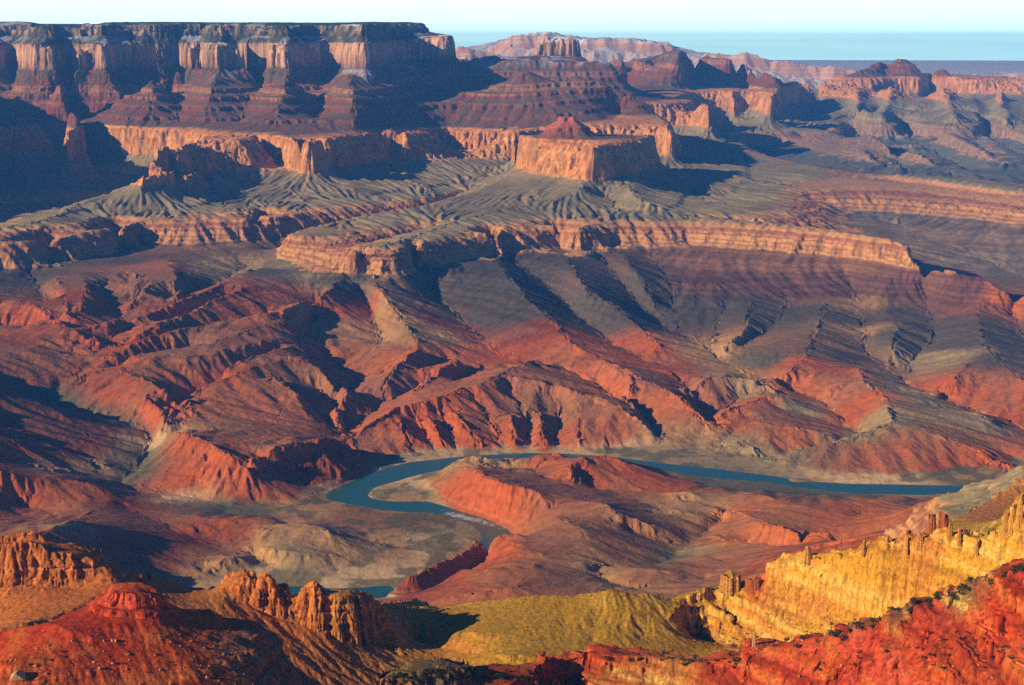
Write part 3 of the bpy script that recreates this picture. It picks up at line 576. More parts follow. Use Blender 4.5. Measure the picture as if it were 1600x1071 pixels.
o = G.D(edge); q = G.off(o, 30, -30); G.off(o, 210, -210)
G.H([(440, 1340, 1600), (480, 1330, 1540), (530, 1330, 1500), (580, 1330, 1530), (700, 1370, 1550)]); G.H([(515, 1120, 1560), (520, 1200, 1540), (530, 1280, 1510)])
o = G.D([(-60, 985, 1270), (0, 986, 1262), (40, 978, 1256), (66, 974, 1250), (100, 962, 1262), (130, 950, 1272), (160, 925, 1285), (180, 906, 1300)]); G.off(o, 170, -190)
G.D([(0, 1030, 1198), (100, 1030, 1190), (200, 1035, 1187), (300, 1030, 1192), (400, 1015, 1222)]); G.D([(-60, 1085, 1165), (100, 1085, 1155), (200, 1085, 1152), (330, 1085, 1160), (430, 1080, 1190)])
G.D([(300, 985, 1236), (350, 985, 1246), (400, 990, 1252)]); G.D([(-60, 1200, 1070), (200, 1200, 1060), (430, 1200, 1085)])
# ground the picture does not show
G.H([(-120, 2050, 1150), (-500, 2000, 1150), (-900, 1900, 1150)]); G.H([(-120, 2400, 950), (-500, 2400, 950), (-900, 2400, 900)]); G.H([(-250, 1750, 1480), (-500, 1650, 1450), (-900, 1500, 1400)])
G.H([(-900, 2850, 700), (-200, 2850, 760), (200, 2850, 780), (600, 2850, 800), (900, 2850, 860), (1200, 2850, 900), (1400, 2850, 1000), (1600, 2850, 1120), (2000, 2850, 1200)])
G.H([(480, 1400, 1350), (520, 1450, 1330), (560, 1500, 1380)]); G.H([(700, 1560, 1330), (900, 1650, 1280), (1050, 1700, 1280), (1200, 1560, 1350), (1350, 1480, 1420), (1500, 1420, 1480), (1640, 1380, 1520)])
G.H([(-60, 1450, 1480), (60, 1420, 1480), (200, 1460, 1460), (330, 1480, 1450), (420, 1480, 1400)])
G.H([(-900, 560, 1560), (-200, 560, 1600), (400, 560, 1600), (1000, 560, 1620), (1700, 560, 1720), (2200, 560, 1800)])
G.H([(-900, 1200, 1500), (-500, 1250, 1560), (-250, 1270, 1620)]); G.H([(2100, 1300, 1800), (2000, 2000, 1600)])
# ================================================================ colours (base colours of the rocks)
def mixc(c, d, t):
    t = np.asarray(t)[..., None]
    return c * (1 - t) + np.asarray(d, np.float32) * t

def seeds_rgb(L, seeds, X, Y, Zz, scale, power=4.0):
    """blend of the rock colours found at traced spots, by distance on the ground"""
    w = np.zeros(X.shape, np.float32); c = np.zeros(X.shape + (3,), np.float32)
    for s in seeds:
        mode, px, py, v, col = s[:5]
        p = L.pz(px, py, v) if mode == 'z' else L.pd(px, py, v)
        d2 = (X - p[0]) ** 2 + (Y - p[1]) ** 2 + 1.5 * (Zz - p[2]) ** 2
        k = 1.0 / (d2 / scale ** 2 + 0.15) ** (power / 2)
        if len(s) > 5: k = k * s[5]
        w += k; c += k[..., None] * np.array(col, np.float32)
    return c / w[..., None]

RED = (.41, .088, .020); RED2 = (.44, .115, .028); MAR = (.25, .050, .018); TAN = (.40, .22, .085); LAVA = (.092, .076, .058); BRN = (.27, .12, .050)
MAU = (.17, .072, .055); OLV = (.29, .21, .10); SAND = (.58, .38, .18); GRN = (.12, .11, .065); PINK = (.31, .115, .055)
def zs(px, py, col, d=0, k=1.0): return ('z', px, py, zm(px, py) + d, col, k)
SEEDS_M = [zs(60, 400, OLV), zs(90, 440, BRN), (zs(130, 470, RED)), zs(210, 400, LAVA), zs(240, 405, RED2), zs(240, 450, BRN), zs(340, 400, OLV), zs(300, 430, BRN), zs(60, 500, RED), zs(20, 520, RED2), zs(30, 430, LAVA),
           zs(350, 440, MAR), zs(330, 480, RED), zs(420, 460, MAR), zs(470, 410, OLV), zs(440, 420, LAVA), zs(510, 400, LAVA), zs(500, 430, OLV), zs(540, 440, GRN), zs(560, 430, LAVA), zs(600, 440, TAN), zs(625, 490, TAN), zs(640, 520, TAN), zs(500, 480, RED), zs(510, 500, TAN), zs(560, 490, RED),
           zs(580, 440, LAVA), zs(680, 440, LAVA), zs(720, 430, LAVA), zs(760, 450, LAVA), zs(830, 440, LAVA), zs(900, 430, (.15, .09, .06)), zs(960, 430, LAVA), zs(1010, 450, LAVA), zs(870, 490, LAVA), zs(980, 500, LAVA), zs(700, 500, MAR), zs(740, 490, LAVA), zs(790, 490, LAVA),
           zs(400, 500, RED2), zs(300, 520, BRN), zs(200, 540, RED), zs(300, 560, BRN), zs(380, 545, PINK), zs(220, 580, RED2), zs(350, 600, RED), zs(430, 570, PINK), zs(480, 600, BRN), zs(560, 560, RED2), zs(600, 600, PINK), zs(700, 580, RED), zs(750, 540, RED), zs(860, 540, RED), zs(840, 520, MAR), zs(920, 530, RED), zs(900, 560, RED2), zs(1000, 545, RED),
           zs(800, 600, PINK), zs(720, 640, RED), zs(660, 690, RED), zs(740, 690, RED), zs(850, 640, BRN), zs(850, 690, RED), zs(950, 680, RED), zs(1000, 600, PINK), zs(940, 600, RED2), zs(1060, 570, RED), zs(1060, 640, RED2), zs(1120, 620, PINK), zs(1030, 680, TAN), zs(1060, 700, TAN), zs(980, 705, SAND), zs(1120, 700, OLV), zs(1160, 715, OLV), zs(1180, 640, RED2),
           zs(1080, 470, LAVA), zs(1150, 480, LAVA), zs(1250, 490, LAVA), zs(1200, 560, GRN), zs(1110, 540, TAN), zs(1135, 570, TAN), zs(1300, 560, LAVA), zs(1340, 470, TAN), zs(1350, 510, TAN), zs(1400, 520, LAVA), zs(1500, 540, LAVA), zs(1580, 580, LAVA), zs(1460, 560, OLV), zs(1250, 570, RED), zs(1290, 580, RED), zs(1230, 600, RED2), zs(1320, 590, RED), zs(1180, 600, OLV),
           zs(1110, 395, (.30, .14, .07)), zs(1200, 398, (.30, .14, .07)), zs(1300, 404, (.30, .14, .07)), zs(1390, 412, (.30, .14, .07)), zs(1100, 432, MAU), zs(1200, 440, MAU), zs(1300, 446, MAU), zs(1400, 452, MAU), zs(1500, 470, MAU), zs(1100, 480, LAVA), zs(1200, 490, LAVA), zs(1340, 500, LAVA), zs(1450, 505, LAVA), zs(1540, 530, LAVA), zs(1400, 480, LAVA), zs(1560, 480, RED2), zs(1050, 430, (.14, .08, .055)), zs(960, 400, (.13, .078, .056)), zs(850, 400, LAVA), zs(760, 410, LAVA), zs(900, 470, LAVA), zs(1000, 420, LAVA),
           zs(1370, 590, OLV), zs(1400, 620, OLV), zs(1450, 640, OLV), zs(1500, 670, OLV), zs(1340, 640, RED), zs(1380, 640, RED2), zs(1480, 600, RED), zs(1530, 620, RED), zs(1590, 630, RED), zs(1570, 650, RED), zs(1250, 640, OLV), zs(1280, 660, PINK), zs(1200, 660, PINK), zs(1150, 660, RED2), zs(1220, 690, RED2), zs(1330, 690, OLV), zs(1400, 670, OLV), zs(1250, 715, OLV), zs(1300, 715, BRN), zs(1350, 720, RED), zs(1440, 720, RED), zs(1540, 715, RED), zs(1470, 690, BRN), zs(1580, 700, RED),
           ('z', 1450, 340, 1080, (.31, .20, .115), 2), ('z', 1500, 380, 1020, (.31, .20, .115), 2), ('z', 1560, 415, 965, (.29, .21, .13), 2), ('z', 1350, 335, 1085, (.29, .19, .11), 2), ('z', 1590, 350, 1080, (.33, .20, .11), 2), ('z', 1270, 315, 1130, (.19, .15, .095), 2), ('z', 1230, 330, 1150, (.19, .15, .095), 2), ('z', 1310, 332, 1090, (.22, .155, .095), 2), ('z', 1180, 318, 1180, (.19, .15, .095), 1), ('z', 1300, 250, 1120, (.155, .165, .13), 3), ('z', 1450, 250, 1120, (.155, .165, .13), 3), ('z', 1570, 240, 1130, (.17, .165, .13), 3), ('z', 1180, 230, 1150, (.16, .165, .12), 3), ('z', 40, 590, 960, MAR), ('z', 60, 690, 920, MAR), ('z', 0, 690, 975, RED), ('z', 120, 690, 880, MAR), ('z', 165, 725, 866, TAN, .5), ('z', 85, 735, 900, TAN, .4), ('z', 50, 770, 890, RED), ('z', 130, 770, 880, RED2), ('z', 200, 790, 850, MAR), ('z', 115, 818, 945, TAN, .6), ('z', 170, 850, 880, MAR), ('z', 240, 870, 845, MAR), ('z', 90, 855, 940, RED),
           ('z', 350, 830, 824, RED), ('z', 300, 850, 825, MAR), ('z', 345, 885, 832, TAN), ('z', 380, 870, 835, TAN), ('z', 300, 885, 825, TAN), ('z', 460, 830, 850, TAN, 1.5), ('z', 520, 850, 848, TAN, 1.5), ('z', 440, 870, 830, OLV), ('z', 560, 875, 815, OLV), ('z', 600, 860, 808, TAN), ('z', 660, 855, 807, SAND), ('z', 640, 815, 806, BRN), ('z', 700, 835, 807, OLV), ('z', 560, 805, 808, BRN), ('z', 480, 800, 808, TAN), ('z', 430, 785, 811, TAN), ('z', 580, 905, 803, SAND), ('z', 500, 905, 805, SAND), ('z', 640, 895, 805, SAND), ('z', 690, 862, 806, TAN),
           ('z', 220, 715, 845, GRN), ('z', 215, 735, 840, GRN), ('z', 245, 700, 852, SAND, .4), ('z', 190, 665, 865, GRN), ('z', 120, 645, 880, GRN), ('z', 330, 797, 816, GRN), ('z', 280, 780, 822, SAND, .5), ('z', 380, 803, 811, GRN), ('z', 60, 625, 900, GRN),
           ('z', 170, 615, 915, RED), ('z', 230, 640, 915, RED), ('z', 300, 700, 905, RED), ('z', 340, 722, 905, RED), ('z', 300, 750, 845, RED), ('z', 350, 775, 825, RED), ('z', 400, 690, 925, BRN), ('z', 350, 660, 935, BRN), ('z', 430, 640, 930, RED2), ('z', 460, 740, 840, MAR), ('z', 500, 700, 880, MAR), ('z', 430, 680, 928, RED2),
           ('z', 630, 765, 806, OLV), ('z', 610, 778, 805, TAN), ('z', 660, 750, 808, SAND), ('z', 578, 774, 803, SAND), ('z', 720, 760, 850, RED), ('z', 790, 790, 840, RED), ('z', 760, 718, 850, TAN), ('z', 800, 745, 850, BRN), ('z', 850, 720, 858, RED2), ('z', 930, 740, 865, RED), ('z', 1000, 745, 845, RED), ('z', 1060, 765, 845, RED), ('z', 900, 780, 865, PINK), ('z', 860, 750, 860, RED2), ('z', 1080, 780, 848, TAN), ('z', 1080, 800, 848, TAN),
           ('z', 900, 850, 882, BRN), ('z', 1000, 840, 865, BRN), ('z', 980, 870, 862, BRN), ('z', 850, 850, 885, PINK), ('z', 760, 860, 880, RED), ('z', 680, 895, 860, MAR), ('z', 640, 920, 830, MAR), ('z', 800, 900, 900, RED2), ('z', 880, 900, 890, BRN), ('z', 950, 890, 868, TAN), ('z', 1030, 900, 888, BRN), ('z', 995, 912, 880, TAN, .5), ('z', 1100, 870, 860, OLV), ('z', 1060, 880, 850, GRN, .5),
           ('z', 1160, 800, 858, RED2), ('z', 1250, 800, 885, RED2), ('z', 1350, 800, 875, RED2), ('z', 1250, 840, 930, RED), ('z', 1150, 850, 890, RED2), ('z', 1120, 890, 890, PINK), ('z', 1200, 770, 840, BRN), ('z', 1150, 762, 815, GRN), ('z', 1230, 768, 808, GRN), ('z', 1330, 780, 808, GRN), ('z', 1450, 785, 850, BRN), ('z', 1420, 750, 805, SAND), ('z', 1350, 750, 804, SAND), ('z', 1500, 746, 806, TAN), ('z', 1480, 742, 808, GRN),
           ('z', 1550, 755, 1230, (.14, .085, .05)), ('z', 1480, 785, 1170, (.16, .10, .05)), ('z', 1400, 825, 1100, (.24, .10, .05)), ('z', 1320, 850, 1040, RED), ('z', 1250, 865, 1000, RED)]
GOLD = (.52, .255, .016); GOLD2 = (.46, .20, .022); FIN = (.43, .125, .018); OLG = (.34, .185, .010); FRED = (.37, .036, .006); FORG = (.42, .075, .011); FTAN = (.38, .145, .028); SCRUB = (.14, .09, .03)
SEEDS_G = [('d', 20, 848, 1990, FIN, 2), ('d', 30, 880, 1895, FIN, 3), ('d', 100, 890, 1875, FIN, 3), ('d', 160, 890, 1865, FIN, 3), ('d', 60, 930, 1790, FTAN), ('d', 20, 960, 1750, FTAN), ('d', 100, 940, 1750, FTAN), ('d', 150, 925, 1750, FTAN),
           ('d', 220, 900, 1850, FIN, 3), ('d', 280, 915, 1880, FIN, 3), ('d', 340, 935, 1910, FTAN), ('d', 370, 920, 1910, FIN, 3), ('d', 420, 930, 1900, FIN, 3), ('d', 490, 950, 1870, FIN, 3), ('d', 560, 965, 1850, FIN, 3), ('d', 560, 940, 1880, GOLD2), ('d', 520, 945, 1875, GOLD2), ('d', 620, 970, 1930, GOLD2), ('d', 650, 1000, 1880, GOLD2),
           ('d', 450, 1000, 1730, FTAN), ('d', 520, 1040, 1700, FTAN), ('d', 600, 1050, 1720, FTAN), ('d', 640, 1040, 1800, FTAN), ('d', 710, 965, 2010, OLG), ('d', 760, 960, 1990, OLG), ('d', 850, 960, 1970, OLG), ('d', 940, 940, 2000, OLG), ('d', 1020, 950, 1990, OLG), ('d', 800, 1010, 1885, OLG), ('d', 900, 1000, 1910, OLG), ('d', 1000, 1010, 1905, OLG), ('d', 740, 1035, 1830, OLG), ('d', 1060, 1000, 1940, OLG), ('d', 690, 1010, 1890, GOLD2, .6),
           ('d', 1100, 960, 2070, GOLD), ('d', 1140, 910, 2045, GOLD), ('d', 1178, 912, 2035, FORG), ('d', 1220, 910, 2000, GOLD), ('d', 1300, 910, 1950, GOLD), ('d', 1400, 900, 1880, GOLD), ('d', 1500, 880, 1840, GOLD), ('d', 1580, 840, 1800, GOLD), ('d', 1300, 945, 1930, GOLD2), ('d', 1230, 935, 1975, GOLD2), ('d', 1400, 950, 1870, GOLD), ('d', 1450, 815, 1957, FORG), ('d', 1475, 815, 1955, FORG), ('d', 1510, 835, 1945, FORG),
           ('d', 1130, 980, 2030, GOLD), ('d', 1200, 975, 1950, GOLD2), ('d', 1280, 990, 1870, GOLD), ('d', 1150, 1010, 1970, GOLD2), ('d', 1340, 975, 1860, GOLD2), ('d', 1240, 1000, 1900, GOLD), ('d', 1560, 790, 2440, FTAN), ('d', 1480, 830, 2350, OLG), ('d', 1590, 770, 2500, FTAN), ('d', 1540, 820, 2260, OLG),
           ('d', 640, 1060, 1195, SCRUB), ('d', 740, 1058, 1210, SCRUB), ('d', 800, 1062, 1225, FORG), ('d', 860, 1050, 1290, FORG), ('d', 950, 1030, 1285, FRED), ('d', 950, 1045, 1262, FTAN), ('d', 1050, 1050, 1250, FTAN), ('d', 1000, 1065, 1235, FTAN), ('d', 1150, 1035, 1245, FRED), ('d', 1150, 1060, 1205, FORG), ('d', 1250, 1030, 1210, FRED), ('d', 1350, 1000, 1180, FRED), ('d', 1300, 1060, 1150, FRED), ('d', 1450, 970, 1150, FRED), ('d', 1500, 1000, 1090, FRED), ('d', 1580, 950, 1080, FRED), ('d', 1580, 1040, 1000, FORG), ('d', 1450, 1050, 1070, FORG), ('d', 1420, 960, 1177, SCRUB, .4), ('d', 1500, 926, 1144, SCRUB, .4), ('d', 1350, 982, 1200, SCRUB, .3), ('d', 1300, 1020, 1195, FRED),
           ('d', 210, 930, 1240, FRED), ('d', 200, 955, 1220, FRED), ('d', 150, 975, 1215, FRED), ('d', 100, 1000, 1200, FRED), ('d', 250, 990, 1195, FRED), ('d', 40, 1000, 1240, FRED), ('d', 50, 1050, 1160, FORG), ('d', 200, 1050, 1120, FORG), ('d', 330, 1040, 1150, FORG), ('d', 330, 970, 1270, FORG), ('d', 400, 1000, 1240, BRN), ('d', 440, 1040, 1245, BRN), ('d', 230, 905, 1262, FORG), ('d', 120, 970, 1240, FRED)]

ACC_M = [(885, 200, 1640, 150, (.50, .12, .05), .9), (885, 186, 1690, 80, (.46, .20, .09), .5)]
def accents(c, L, acc, X, Y, Zz):
    for px, py, zz, rad, col, k in acc:
        p = L.pz(px, py, zz); d2 = ((X - p[0]) ** 2 + (Y - p[1]) ** 2 + (Zz - p[2]) ** 2) / rad ** 2
        c = mixc(c, col, k * np.exp(-d2 * d2))
    return c

def strata_colour(z, strat, nz, X, Y, under):
    """colour of the canyon walls from the bed they belong to, far ones greyed and dimmed by distance; nz = upward part of the normal"""
    w = 14 * fbm(X / 900, Y / 900, 3).astype(np.float32) + 5 * fbm(X / 90, Y / 90, 2)
    s = strat + w
    jt = sstep(.05, .5, ridged(X / 42, Y / 42, 3)) * (1 - sstep(.55, .8, nz)); n1 = fbm(X / 260, Y / 260, 4); n2 = fbm(X / 45, Y / 45, 3)
    band = vnoise(s / 9.0, X * 0 + 3.3); band2 = vnoise(s / 3.6, X * 0 + 8.1)
    steep = sstep(0.90, 0.70, nz)
    c = under.copy()
    far_b = (sstep(9600, 10800, np.hypot(X, Y)) * (strat < 1190))[..., None] * .85; c = c * (1 - far_b) + np.array((.115, .110, .092), np.float32) * far_b  # grey-olive far basin, its colour darkened to stand in for weak sunlight
    ba = mixc(np.broadcast_to(np.array((.27, .21, .105), np.float32), c.shape), (.18, .15, .08), sstep(-.2, .5, n1)); ba = mixc(ba, (.40, .21, .10), .35 * sstep(1320, 1350, s))
    c = mixc(c, (.42, .19, .085), sstep(1068, 1084, s) * steep)
    tap = mixc(np.broadcast_to(np.array((.52, .26, .09), np.float32), c.shape), (.33, .12, .06), sstep(-.1, .6, band))
    far_t = (sstep(10500, 14000, np.hypot(X, Y)) * sstep(1500, 3500, X))[..., None] * .75; tap = tap * (1 - far_t) + np.array((.25, .17, .115), np.float32) * far_t  # far right tan cliffs greyed with distance: haze put into the colour
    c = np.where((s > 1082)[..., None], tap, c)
    t = sstep(1192, 1206, s); c = c * (1 - t[..., None]) + ba * t[..., None]
    led = ((s > 1238) & (s < 1258))[..., None] * (steep * .7)[..., None]; c = c * (1 - led) + np.array((.47, .29, .10), np.float32) * led
    red = mixc(np.broadcast_to(np.array((.56, .22, .062), np.float32), c.shape), (.62, .32, .10), sstep(0, .7, band + .4 * n1)); red = mixc(red, (.30, .075, .04), sstep(.1, .8, n2) * .6)
    t = sstep(1350, 1362, s); c = c * (1 - t[..., None]) + red * t[..., None]
    far_c = (sstep(12500, 15000, np.hypot(X, Y)) * sstep(-600, 400, X))[..., None] * .55; red = red * (1 - far_c) + np.array((.36, .19, .115), np.float32) * far_c  # same haze greying for the far red, set after its mix and so unused
    sup = mixc(np.broadcast_to(np.array((.19, .055, .028), np.float32), c.shape), (.36, .16, .07), sstep(.25, .7, band)); sup = mixc(sup, (.12, .105, .06), (1 - steep) * sstep(-.5, .3, n2) * .75)
    t = sstep(1564, 1580, s); c = c * (1 - t[..., None]) + sup * t[..., None]
    her = mixc(np.broadcast_to(np.array((.21, .068, .034), np.float32), c.shape), (.085, .085, .05), sstep(-.4, .2, n2) * .8)
    t = sstep(1870, 1900, s); c = c * (1 - t[..., None]) + her * t[..., None]
    coc = mixc(np.broadcast_to(np.array((.56, .33, .18), np.float32), c.shape), (.45, .21, .11), sstep(-.1, .6, band2 + .5 * n2))
    t = sstep(2003, 2018, s) * np.clip(steep + .25, 0, 1); c = c * (1 - t[..., None]) + coc * t[..., None]
    tor = mixc(np.broadcast_to(np.array((.17, .12, .075), np.float32), c.shape), (.055, .062, .04), sstep(-.4, .2, n2))
    t = sstep(2222, 2232, s); c = c * (1 - t[..., None]) + tor * t[..., None]
    kai = mixc(np.broadcast_to(np.array((.38, .23, .13), np.float32), c.shape), (.05, .055, .038), sstep(-.4, .2, n2 + .5 * n1) * .9)
    t = sstep(2296, 2306, s) * np.clip(steep + .1, 0, 1); c = c * (1 - t[..., None]) + kai * t[..., None]
    wood = np.array((.022, .036, .028), np.float32)
    t = sstep(2388, 2394, s) * sstep(.90, .97, nz); c = c * (1 - t[..., None]) + wood * t[..., None]
    c = mixc(c, c * .45, jt * .75 * (s > 1075))
    return c, n1, n2
# ================================================================ materials
def new_mat(name):
    m = bpy.data.materials.new(name); m.use_nodes = True
    nt = m.node_tree; nt.nodes.clear()
    return m, nt, nt.nodes, nt.links

def rock_material(name, fine, coarse, bump_d, speck, lo=.62, hi=1.34, rough=.92, stones=False):
    m, nt, N, L = new_mat(name)
    out = N.new('ShaderNodeOutputMaterial'); b = N.new('ShaderNodeBsdfPrincipled'); L.new(b.outputs[0], out.inputs[0])
    b.inputs['Roughness'].default_value = rough; b.inputs['Specular IOR Level'].default_value = .12
    at = N.new('ShaderNodeAttribute'); at.attribute_name = 'rock'
    geo = N.new('ShaderNodeNewGeometry')
    n1 = N.new('ShaderNodeTexNoise'); n1.inputs['Scale'].default_value = 1 / coarse; n1.inputs['Detail'].default_value = 8; n1.inputs['Roughness'].default_value = .68
    L.new(geo.outputs['Position'], n1.inputs['Vector'])
    mr = N.new('ShaderNodeMapRange'); mr.inputs['From Min'].default_value = .3; mr.inputs['From Max'].default_value = .72; mr.inputs['To Min'].default_value = lo; mr.inputs['To Max'].default_value = hi
    L.new(n1.outputs['Fac'], mr.inputs['Value'])
    mu = N.new('ShaderNodeMix'); mu.data_type = 'RGBA'; mu.blend_type = 'MULTIPLY'; mu.inputs['Factor'].default_value = 1
    L.new(at.outputs['Color'], mu.inputs['A']); L.new(mr.outputs['Result'], mu.inputs['B'])
    # scrub: dark dots that grow on anything but cliffs
    vo = N.new('ShaderNodeTexVoronoi'); vo.inputs['Scale'].default_value = 1 / fine; L.new(geo.outputs['Position'], vo.inputs['Vector'])
    dot = N.new('ShaderNodeMapRange'); dot.inputs['From Min'].default_value = .40; dot.inputs['From Max'].default_value = .26; L.new(vo.outputs['Distance'], dot.inputs['Value'])
    n2 = N.new('ShaderNodeTexNoise'); n2.inputs['Scale'].default_value = 1 / (fine * 9); n2.inputs['Detail'].default_value = 3; L.new(geo.outputs['Position'], n2.inputs['Vector'])
    pat = N.new('ShaderNodeMapRange'); pat.inputs['From Min'].default_value = .46; pat.inputs['From Max'].default_value = .62; L.new(n2.outputs['Fac'], pat.inputs['Value'])
    sx = N.new('ShaderNodeSeparateXYZ'); L.new(geo.outputs['Normal'], sx.inputs[0])
    fl = N.new('ShaderNodeMapRange'); fl.inputs['From Min'].default_value = .72; fl.inputs['From Max'].default_value = .9; L.new(sx.outputs['Z'], fl.inputs['Value'])
    m1 = N.new('ShaderNodeMath'); m1.operation = 'MULTIPLY'; L.new(dot.outputs[0], m1.inputs[0]); L.new(pat.outputs[0], m1.inputs[1])
    m2 = N.new('ShaderNodeMath'); m2.operation = 'MULTIPLY'; L.new(m1.outputs[0], m2.inputs[0]); L.new(fl.outputs[0], m2.inputs[1])
    m3 = N.new('ShaderNodeMath'); m3.operation = 'MULTIPLY'; L.new(m2.outputs[0], m3.inputs[0])
    veg = N.new('ShaderNodeAttribute'); veg.attribute_name = 'scrub'; L.new(veg.outputs['Fac'], m3.inputs[1])
    mx = N.new('ShaderNodeMix'); mx.data_type = 'RGBA'; mx.inputs['B'].default_value = (.045, .048, .024, 1)
    src = mu.outputs['Result']
    if stones:                                   # loose pale and dark stones on the screes
        v2 = N.new('ShaderNodeTexVoronoi'); v2.inputs['Scale'].default_value = 1 / 2.9; L.new(geo.outputs['Position'], v2.inputs['Vector'])
        d2 = N.new('ShaderNodeMapRange'); d2.inputs['From Min'].default_value = .34; d2.inputs['From Max'].default_value = .22; L.new(v2.outputs['Distance'], d2.inputs['Value'])
        sh = N.new('ShaderNodeSeparateColor'); L.new(v2.outputs['Color'], sh.inputs[0])
        gain = N.new('ShaderNodeMapRange'); gain.inputs['To Min'].default_value = .35; gain.inputs['To Max'].default_value = 2.1; L.new(sh.outputs[0], gain.inputs['Value'])
        keep = N.new('ShaderNodeMath'); keep.operation = 'GREATER_THAN'; keep.inputs[1].default_value = .45; L.new(sh.outputs[1], keep.inputs[0])
        k2 = N.new('ShaderNodeMath'); k2.operation = 'MULTIPLY'; L.new(d2.outputs[0], k2.inputs[0]); L.new(keep.outputs[0], k2.inputs[1])
        mm = N.new('ShaderNodeMix'); mm.data_type = 'RGBA'; mm.blend_type = 'MULTIPLY'; L.new(k2.outputs[0], mm.inputs['Factor']); L.new(src, mm.inputs['A']); L.new(gain.outputs[0], mm.inputs['B']); src = mm.outputs['Result']
    L.new(m3.outputs[0], mx.inputs['Factor']); L.new(src, mx.inputs['A']); L.new(mx.outputs['Result'], b.inputs['Base Color'])
    n3 = N.new('ShaderNodeTexNoise'); n3.inputs['Scale'].default_value = 1 / (fine * 2.2); n3.inputs['Detail'].default_value = 6; n3.inputs['Roughness'].default_value = .62
    L.new(geo.outputs['Position'], n3.inputs['Vector'])
    bu = N.new('ShaderNodeBump'); bu.inputs['Distance'].default_value = bump_d; bu.inputs['Strength'].default_value = 1; L.new(n3.outputs['Fac'], bu.inputs['Height']); L.new(bu.outputs[0], b.inputs['Normal'])
    return m

def water_material():
    m, nt, N, L = new_mat('river_water')
    out = N.new('ShaderNodeOutputMaterial'); b = N.new('ShaderNodeBsdfPrincipled'); L.new(b.outputs[0], out.inputs[0])
    b.inputs['Base Color'].default_value = (.022, .10, .062, 1); b.inputs['Roughness'].default_value = .22; b.inputs['IOR'].default_value = 1.33
    geo = N.new('ShaderNodeNewGeometry')
    n = N.new('ShaderNodeTexNoise'); n.inputs['Scale'].default_value = .05; n.inputs['Detail'].default_value = 4; L.new(geo.outputs['Position'], n.inputs['Vector'])
    bu = N.new('ShaderNodeBump'); bu.inputs['Distance'].default_value = .5; bu.inputs['Strength'].default_value = .5; L.new(n.outputs['Fac'], bu.inputs['Height']); L.new(bu.outputs[0], b.inputs['Normal'])
    at = N.new('ShaderNodeAttribute'); at.attribute_name = 'foam'
    n2 = N.new('ShaderNodeTexNoise'); n2.inputs['Scale'].default_value = .09; n2.inputs['Detail'].default_value = 5; n2.inputs['Roughness'].default_value = .7; L.new(geo.outputs['Position'], n2.inputs['Vector'])
    ad = N.new('ShaderNodeMath'); ad.operation = 'ADD'; L.new(at.outputs['Fac'], ad.inputs[0]); L.new(n2.outputs['Fac'], ad.inputs[1])
    mr = N.new('ShaderNodeMapRange'); mr.inputs['From Min'].default_value = 1.0; mr.inputs['From Max'].default_value = 1.32; L.new(ad.outputs[0], mr.inputs['Value'])
    mx = N.new('ShaderNodeMix'); mx.data_type = 'RGBA'; mx.inputs['A'].default_value = (.022, .10, .062, 1); mx.inputs['B'].default_value = (.75, .75, .72, 1)
    L.new(mr.outputs[0], mx.inputs['Factor']); L.new(mx.outputs['Result'], b.inputs['Base Color'])
    return m
# ================================================================ meshes
def tag(o, label=None, cat=None, group=None, kind=None):
    for k, v in (('label', label), ('category', cat), ('group', group), ('kind', kind)):
        if v: o[k] = v
    return o

def link_mesh(name, V, Fq, mat, attrs):
    me = bpy.data.meshes.new(name)
    nv, nf = len(V), len(Fq)
    me.vertices.add(nv); me.vertices.foreach_set('co', V.astype(np.float32).ravel())
    me.loops.add(nf * 4); me.loops.foreach_set('vertex_index', Fq.astype(np.int32).ravel())
    me.polygons.add(nf); me.polygons.foreach_set('loop_start', np.arange(0, nf * 4, 4, dtype=np.int32))
    me.polygons.foreach_set('use_smooth', np.ones(nf, bool))
    me.update(calc_edges=True)
    for nm, arr in attrs.items():
        if arr.ndim == 2:
            a = me.attributes.new(nm, 'FLOAT_COLOR', 'POINT'); a.data.foreach_set('color', np.column_stack([arr, np.ones(nv)]).astype(np.float32).ravel())
        else:
            a = me.attributes.new(nm, 'FLOAT', 'POINT'); a.data.foreach_set('value', arr.astype(np.float32).ravel())
    me.materials.append(mat)
    o = bpy.data.objects.new(name, me); bpy.context.scene.collection.objects.link(o)
    return o

def grid_objects(V, region, regions, mat, attrs):
    """one mesh per landform: the faces of the grid whose corner belongs to it"""
    n, m = V.shape[:2]
    idx = np.arange(n * m).reshape(n, m)
    quads = np.stack([idx[:-1, :-1], idx[:-1, 1:], idx[1:, 1:], idx[1:, :-1]], -1).reshape(-1, 4)
    fr = region[:-1, :-1].ravel()
    Vf = V.reshape(-1, 3); out = []
    for k, (name, label, cat) in enumerate(regions):
        q = quads[fr == k]
        if not len(q): continue
        used = np.unique(q); remap = np.zeros(n * m, np.int64); remap[used] = np.arange(len(used))
        o = link_mesh(name, Vf[used], remap[q], mat, {a: v.reshape((n * m,) + v.shape[2:])[used] for a, v in attrs.items()})
        tag(o, label, cat, None, 'structure'); out.append(o)
    return out

def normal_z(h, az, s2):
    """upward part of the normal on the respaced grid"""
    r = np.exp(s2); X = r * np.sin(az)[None, :]; Y = r * np.cos(az)[None, :]
    def d(a, ax): return np.gradient(a, axis=ax)
    ux, uy, uz = d(X, 0), d(Y, 0), d(h, 0); vx, vy, vz = d(X, 1), d(Y, 1), d(h, 1)
    nx, ny, nz = uy * vz - uz * vy, uz * vx - ux * vz, ux * vy - uy * vx
    return np.abs(nz) / np.sqrt(nx * nx + ny * ny + nz * nz + 1e-12)
